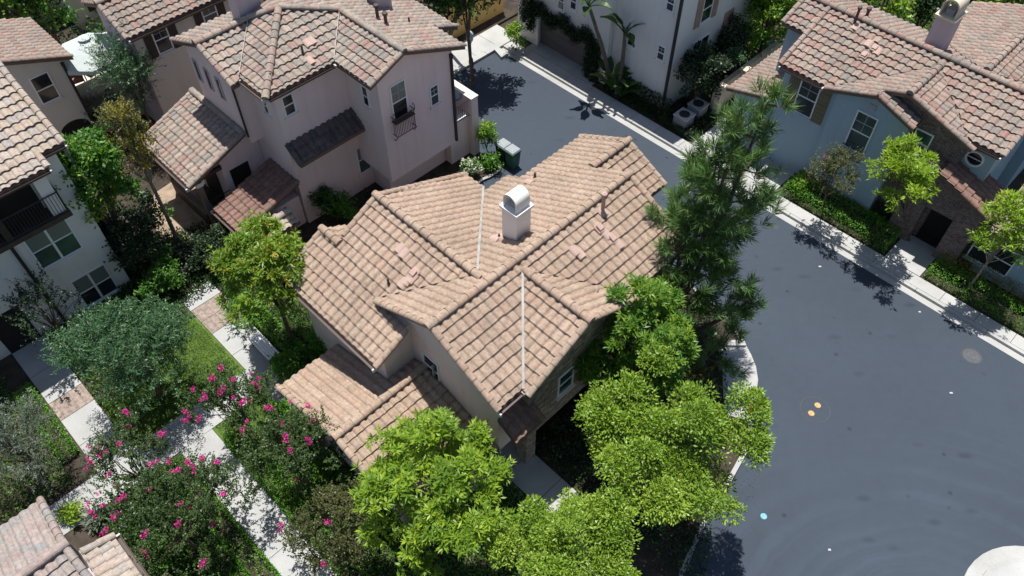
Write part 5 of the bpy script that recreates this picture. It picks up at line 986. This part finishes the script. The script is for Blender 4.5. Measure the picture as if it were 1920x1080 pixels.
bush('shrub', 'fine bright green shrub beside the near path under the rusty tipped tree', 'shrub', 'myrtle', 'leaf_hedge', 455, 590, 38, .9); bush('shrub', 'lime green shrub against the tan house corner', 'shrub', 'broad', 'leaf_hedge', 612, 640, 30, 1.2)
# right side of the road
tree('street_tree', 'small lime green street tree in front of the brown brick gable', 'tree', 'rosette', 'leaf_lime', 1690, 350, 3.9, 60, 1.8, .05, 1.5, 1.05, 12, base=(1702, 452), seed=80, group='young street trees along the far pavement')
tree('street_tree', 'small lime green street tree at the right edge with a leaning stem', 'tree', 'rosette', 'leaf_lime', 1892, 432, 3.8, 58, 1.9, .05, 1.3, 1.05, 12, base=(1812, 545), seed=81, group='young street trees along the far pavement', bark='bark_pale', lobe=(.25, .42))
tree('crape_myrtle', 'small brown green tree on a thin stem before the blue bay', 'tree', 'myrtle', 'leaf_brown', 1562, 330, 2.9, 50, 1.0, .04, 1.2, .9, 8, base=(1545, 395), seed=82, flowers=1)
bush('shrub', 'small green shrub at the end of the clipped hedge', 'shrub', 'broad', 'leaf_hedge', 1508, 350, 20, .9, extra='leaf_lime', share=.3)
hedge('bright clipped hedge along the pavement before the brick house', xy([(27.4, 4.75), (28.75, 4.75), (28.9, 9.9), (27.4, 9.9)]), 'leaf_hedge', .55, seed=5)
hedge('bright clipped hedge along the pavement right of the front path', xy([(27.4, -6), (28.5, -6), (28.5, 2.85), (27.4, 2.85)]), 'leaf_hedge', .5, seed=6)
hedge('loose olive green hedge under the double window', xy([(28.55, -5), (29.1, -5), (29.1, 2.7), (28.55, 2.7)]), 'leaf_yellow', .75, 240, seed=7)
hedge('dark hedge against the blue wall behind the small brown tree', xy([(28.95, 5.6), (29.3, 5.6), (29.3, 6.3), (28.95, 6.3)]), 'leaf_dark', .8, seed=8)
bush('shrub', 'dark shrub beside the blue house behind the pine', 'shrub', 'broad', 'leaf_dark', 1450, 262, 30, .9)
# left hedges
hedge('bright clipped hedge beside the left path', xy([(-2.15, 20.3), (-1.55, 20.3), (-1.55, 24.0), (-2.15, 24.0)]), 'leaf_hedge', .5, seed=9)
hedge('bright green edging plants along the lower path', xy([(.25, 6), (.95, 6), (.95, 17.5), (.25, 17.5)]), 'leaf_hedge', .35, 650, seed=10, name='edging_plants', cat='plants'); hedge('low green edging right of the lower path', xy([(2.35, 8), (2.95, 8), (2.95, 17.0), (2.35, 17.0)]), 'leaf_hedge', .35, 650, seed=11, name='edging_plants', cat='plants'); hedge('green edging between the near path and the tan house', xy([(6.1, 15.6), (6.7, 15.6), (6.7, 22), (6.1, 22)]), 'leaf_hedge', .45, 600, seed=12, name='edging_plants', cat='plants')
bush('agave', 'pale rosette agave beside the grey roof', 'plant', 'rosette', 'leaf_sage', 190, 975, 14, .5, dens=3, S=1.8); bush('bush', 'lime leaved bush at the grey roof gable', 'bush', 'broad', 'leaf_lime', 135, 962, 18, .7)
bush('bush', 'bright low bush below the magenta flowers at the bottom edge', 'bush', 'broad', 'leaf_hedge', 270, 1058, 60, .8)
# white house front
def paddle(m, b, an, el, L, Wd, mat, rng, stalk=.5):
    d = Vector((math.cos(an), math.sin(an), 0)); s = Vector((-math.sin(an), math.cos(an), 0)); pts = []
    for i in range(9):
        f = i / 8; a = el - f * f * 1.0; p = (pts[-1] + (d * math.cos(a) + Vector((0, 0, 1)) * math.sin(a)) * (L / 8)) if pts else Vector(b); pts.append(p)
    m.tube([tuple(p) for p in pts], [.035] * 4 + [.02] * 5, mat, 5); vs = []; uvv = rng.random()
    for i in range(3, 9):
        f = (i - 3) / 5; w = Wd * math.sin(min(1, f * 1.15 + .12) * math.pi * .92) + .02
        for t in (-1, 0, 1): vs.append(pts[i] + s * (t * w) + Vector((0, 0, .02 + abs(t) * w * .35)))
    m.add(vs, [(i * 3 + j, i * 3 + j + 1, i * 3 + j + 4, i * 3 + j + 3) for i in range(5) for j in (0, 1)], mat, [(uvv, uvv)] * 10)
def bird_palm(label, bx, by, tx, ty, tz, n, seed, L=1.5, el=(.5, 1.35)):
    b = P(bx, by, .1); t = P(tx, ty, tz); r = empty('bird_of_paradise', b); tag(r, label, 'plant'); rng = random.Random(seed)
    if tz > 1: m = MB(tuple(b)); m.tube([tuple(b.lerp(t, f) + Vector((math.sin(f * 3) * .08, 0, 0))) for f in np.linspace(0, 1, 6)], [.13, .11, .10, .10, .09, .08], 'palm_trunk', 8); m.build('trunk', r)
    for i in range(n): m = MB(tuple(b)); paddle(m, t, i * 2.4 + rng.random(), rng.uniform(*el), L * rng.uniform(.75, 1.15), .19, 'leaf_banana', rng); m.build('leaf', r)
bird_palm('tall bird of paradise plant with bare trunk and fanned leaves on the white wall', 1156, 180, 1171, 62, 3.5, 9, 1, 1.5); bird_palm('tallest bird of paradise plant with leaves cut by the top edge', 1150, 172, 1104, 12, 4.9, 8, 2, 1.4)
bird_palm('low clump of bird of paradise leaves at the foot of the trunks', 1146, 172, 1146, 165, .5, 9, 3, 1.9, (.9, 1.45)); bird_palm('small dark bird of paradise clump right of the trunks', 1163, 186, 1163, 180, .4, 7, 4, 1.4, (.8, 1.4))
rng = np.random.default_rng(77); pt = []
for (va, vb, za, zb, n) in ((21.4, 22.25, .1, 2.6, 420), (22.0, 26.2, 2.0, 2.75, 700), (26.0, 27.0, 1.2, 4.2, 380)):
    for k in range(n): v = rng.uniform(va, vb); z = rng.uniform(za, zb); pt.append(list(W(27.78 - rng.uniform(0, .22), v, z + .2 * math.sin(v * 4))))
pt = np.array(pt); b = W(27.7, 21.8, .1); r = empty('climbing_vine', b); tag(r, 'dark climbing vine framing the garage door of the white house', 'vine'); q, v = foliage('broad', pt, np.tile([[-.6, -.6, .4]], (len(pt), 1)), rng, .75); link('foliage', leaf_mesh('foliage', q, v, ['leaf_dark'], tuple(b)), r)
m = MB(tuple(b)); m.tube([tuple(W(27.78, 21.8, .05)), tuple(W(27.8, 21.9, 1.5)), tuple(W(27.8, 22.6, 2.3)), tuple(W(27.8, 25.8, 2.4))], [.04, .03, .025, .012], 'bark', 5); m.build('stem', r)
bush('bush', 'round bright green bush on the corner by the garage door', 'bush', 'broad', 'leaf_hedge', 967, 72, 15, 1.6, extra='leaf_lime', share=.4)
hedge('dark leafy hedge along the foot of the white wall', xy([(27.6, 16.9), (28.12, 16.9), (28.12, 20.2), (27.6, 20.2)]), 'leaf_dark', 1.0, 300, L=.12, w=.06, seed=14); hedge('low dark ground hedge beside the lane pavement', xy([(27.4, 15.2), (28.9, 15.2), (28.9, 17.0), (27.4, 17.0)]), 'leaf_dark', .35, 300, L=.10, w=.05, seed=15)
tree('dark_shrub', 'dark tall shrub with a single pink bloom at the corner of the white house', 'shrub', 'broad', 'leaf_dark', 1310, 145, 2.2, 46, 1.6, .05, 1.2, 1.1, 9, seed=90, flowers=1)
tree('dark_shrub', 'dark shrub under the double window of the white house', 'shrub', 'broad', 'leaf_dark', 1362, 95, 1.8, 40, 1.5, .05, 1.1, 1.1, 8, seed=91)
bush('potted_plant', 'bushy green potted plant on the nearest wall pier', 'plant', 'broad', 'leaf_olive', 1378, 112, 17, 1.1, z=1.8); bush('potted_plant', 'pale flowering plant on the middle wall pier', 'plant', 'rosette', 'leaf_lime', 1406, 80, 12, .9, z=1.8)
tree('citrus_tree', 'dark citrus tree with lit lime leaves behind the white house', 'tree', 'broad', 'leaf_citrus', 1440, 42, 2.8, 52, 2.2, .08, 1.2, 1.2, 9, seed=92, extra='leaf_lime', share=.3)
# background trees along the top edge
for i, (px, py, z, rp, rz, mt, ex, lb) in enumerate((
    (1660, 10, 3.5, 40, 2.2, 'leaf_citrus', 'leaf_lime', 'bright leafy tree behind the blue house ridge, left one'), (1735, 22, 3.0, 42, 2.0, 'leaf_citrus', 'leaf_dark', 'leafy tree behind the blue house roof beside the chimney'),
    (1835, 10, 3.0, 48, 2.2, 'leaf_citrus', 'leaf_lime', 'wide bright tree behind the right chimney'), (1905, 18, 2.6, 40, 2.0, 'leaf_lime', 'leaf_dark', 'yellow green tree at the top right corner'), (1560, -20, 3.5, 50, 2.4, 'leaf_dark', 'leaf_citrus', 'dark tree between the white and the blue house roofs'), (1490, 20, 2.5, 40, 2.0, 'leaf_dark', 'leaf_citrus', 'dark tree in shade left of the blue house roof'),
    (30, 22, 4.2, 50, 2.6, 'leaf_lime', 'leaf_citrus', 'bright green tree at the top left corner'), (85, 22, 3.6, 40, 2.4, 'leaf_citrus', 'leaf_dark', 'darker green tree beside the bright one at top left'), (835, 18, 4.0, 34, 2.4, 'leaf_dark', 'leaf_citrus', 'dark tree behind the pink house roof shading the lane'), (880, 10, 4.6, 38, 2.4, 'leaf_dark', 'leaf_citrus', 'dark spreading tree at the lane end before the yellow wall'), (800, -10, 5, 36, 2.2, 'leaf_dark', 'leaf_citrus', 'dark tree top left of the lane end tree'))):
    tree('background_tree', lb, 'tree', 'broad', mt, px, py, z, rp, rz, .10, 1.0, 1.5, 9, seed=100 + i, extra=ex, share=.4, group='trees along the top edge')
# the tree whose shadow lies over the lane stands behind the pink house
tree('lane_tree', 'dark broad tree overhanging the lane end, cut by the top edge', 'tree', 'broad', 'leaf_dark', 905, -45, 5.6, 64, 1.7, .12, 1.2, 1.3, 9, base=(832, 91), seed=120, extra='leaf_citrus', share=.2)
# ground covers and lawns
G1 = xy([(2.4, 17.7), (2.4, 13), (4.5, 13), (4.5, 17.7)]); G2 = xy([(2.3, 19.2), (4.5, 19.2), (4.5, 22.9), (2.3, 22.2)]); G3 = xy([(-.05, 19.2), (2.1, 19.2), (2.1, 21.4), (-.05, 21.4)])
for i, (g, lb) in enumerate(((G1, 'short green grass between the two lower paths'), (G2, 'short green lawn grass left of the near path'), (G3, 'short grass under the wide olive tree'))): cover('grass', lb, 'grass', g, 'grass_blade', 9000, .115, .14, .07, .016, seed=20 + i, upw=1.4)
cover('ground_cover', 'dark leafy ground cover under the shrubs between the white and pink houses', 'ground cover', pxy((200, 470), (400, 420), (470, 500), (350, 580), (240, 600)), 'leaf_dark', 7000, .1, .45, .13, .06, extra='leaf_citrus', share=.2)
cover('ground_cover', 'mixed leafy ground cover round the tan house front', 'ground cover', xy([(2.9, 3), (8.5, 3), (8.5, 9.0), (4.8, 9.0), (4.8, 16), (2.9, 16)]), 'leaf_hedge', 15000, .1, .4, .12, .055, extra='leaf_hedge', share=.25)
cover('ground_cover', 'dark ground cover between the tan house and the court kerb', 'ground cover', xy([(10, 1.5), (15.6, 4.6), (18.0, 6.2), (19.8, 8.2), (19.8, 11), (17.1, 11), (17.1, 9), (14, 8.8), (13.9, 10.3), (10, 10.3)]), 'leaf_dark', 14000, .1, .5, .13, .06, extra='leaf_citrus', share=.2)
cover('ground_cover', 'dark leafy cover along the foot of the blue house', 'ground cover', xy([(28.7, 4.9), (29.3, 4.9), (29.3, 10), (28.7, 10)]), 'leaf_dark', 3500, .1, .5, .11, .05, extra='leaf_hedge', share=.1)
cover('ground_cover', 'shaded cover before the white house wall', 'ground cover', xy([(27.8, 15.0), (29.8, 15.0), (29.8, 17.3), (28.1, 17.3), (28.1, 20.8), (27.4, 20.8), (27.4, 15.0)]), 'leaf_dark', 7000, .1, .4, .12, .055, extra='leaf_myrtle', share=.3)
cover('ground_cover', 'low green cover left of the wide crape myrtle', 'ground cover', xy([(-3.0, 8), (.25, 8), (.25, 17.6), (-2.0, 17.6)]), 'leaf_hedge', 15000, .1, .4, .11, .055, extra='leaf_myrtle', share=.4)
cover('ground_cover', 'leafy cover beyond the left path hedge', 'ground cover', xy([(-8, 19.3), (-2.2, 19.3), (-2.2, 26), (-8, 26)]), 'leaf_hedge', 11000, .1, .35, .12, .055, extra='leaf_myrtle', share=.5)
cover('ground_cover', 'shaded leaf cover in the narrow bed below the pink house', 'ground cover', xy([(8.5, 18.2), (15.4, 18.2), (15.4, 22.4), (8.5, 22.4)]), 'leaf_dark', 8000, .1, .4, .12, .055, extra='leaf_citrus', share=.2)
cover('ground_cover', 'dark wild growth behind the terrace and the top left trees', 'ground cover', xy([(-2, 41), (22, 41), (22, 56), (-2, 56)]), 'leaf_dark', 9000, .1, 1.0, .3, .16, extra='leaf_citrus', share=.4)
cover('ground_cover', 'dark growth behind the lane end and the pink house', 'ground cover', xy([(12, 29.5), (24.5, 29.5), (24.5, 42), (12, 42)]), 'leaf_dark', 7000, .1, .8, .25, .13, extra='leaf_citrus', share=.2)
cover('ground_cover', 'sunlit growth behind the blue house and the garage roof', 'ground cover', xy([(33.5, 14), (60, -6), (60, 30), (36, 30)]), 'leaf_citrus', 16000, .1, 1.4, .35, .2, extra='leaf_lime', share=.3)

cover('ground_cover', 'green cover under the wide olive tree and its lawn edge', 'ground cover', xy([(-.1, 21.2), (2.2, 21.2), (4.5, 22.8), (4.5, 26), (-.1, 26)]), 'leaf_hedge', 9000, .1, .4, .11, .05, extra='leaf_myrtle', share=.5)
cover('ground_cover', 'green strip of cover between the near path and the porch', 'ground cover', xy([(6.05, 16.2), (8.4, 18.2), (8.4, 24), (6.05, 24)]), 'leaf_hedge', 9000, .1, .4, .11, .05, extra='leaf_dark', share=.4)
cover('fallen_leaves', 'scattered dry leaves along the court kerb under the round tree', 'fallen leaves', pxy((1412, 800), (1432, 800), (1440, 860), (1400, 960), (1330, 1075), (1290, 1075), (1380, 920)), 'leaf_brown', 90, .006, .015, .05, .028, upw=3)

bird_palm('small bird of paradise plant before the arched doorway', 178, 258, 176, 240, 1.0, 6, 6, 1.2, (.5, 1.2))
bush('potted_plant', 'leafy pot plant on the terrace parapet corner', 'plant', 'broad', 'leaf_citrus', 205, 128, 8, .6, z=2.95)
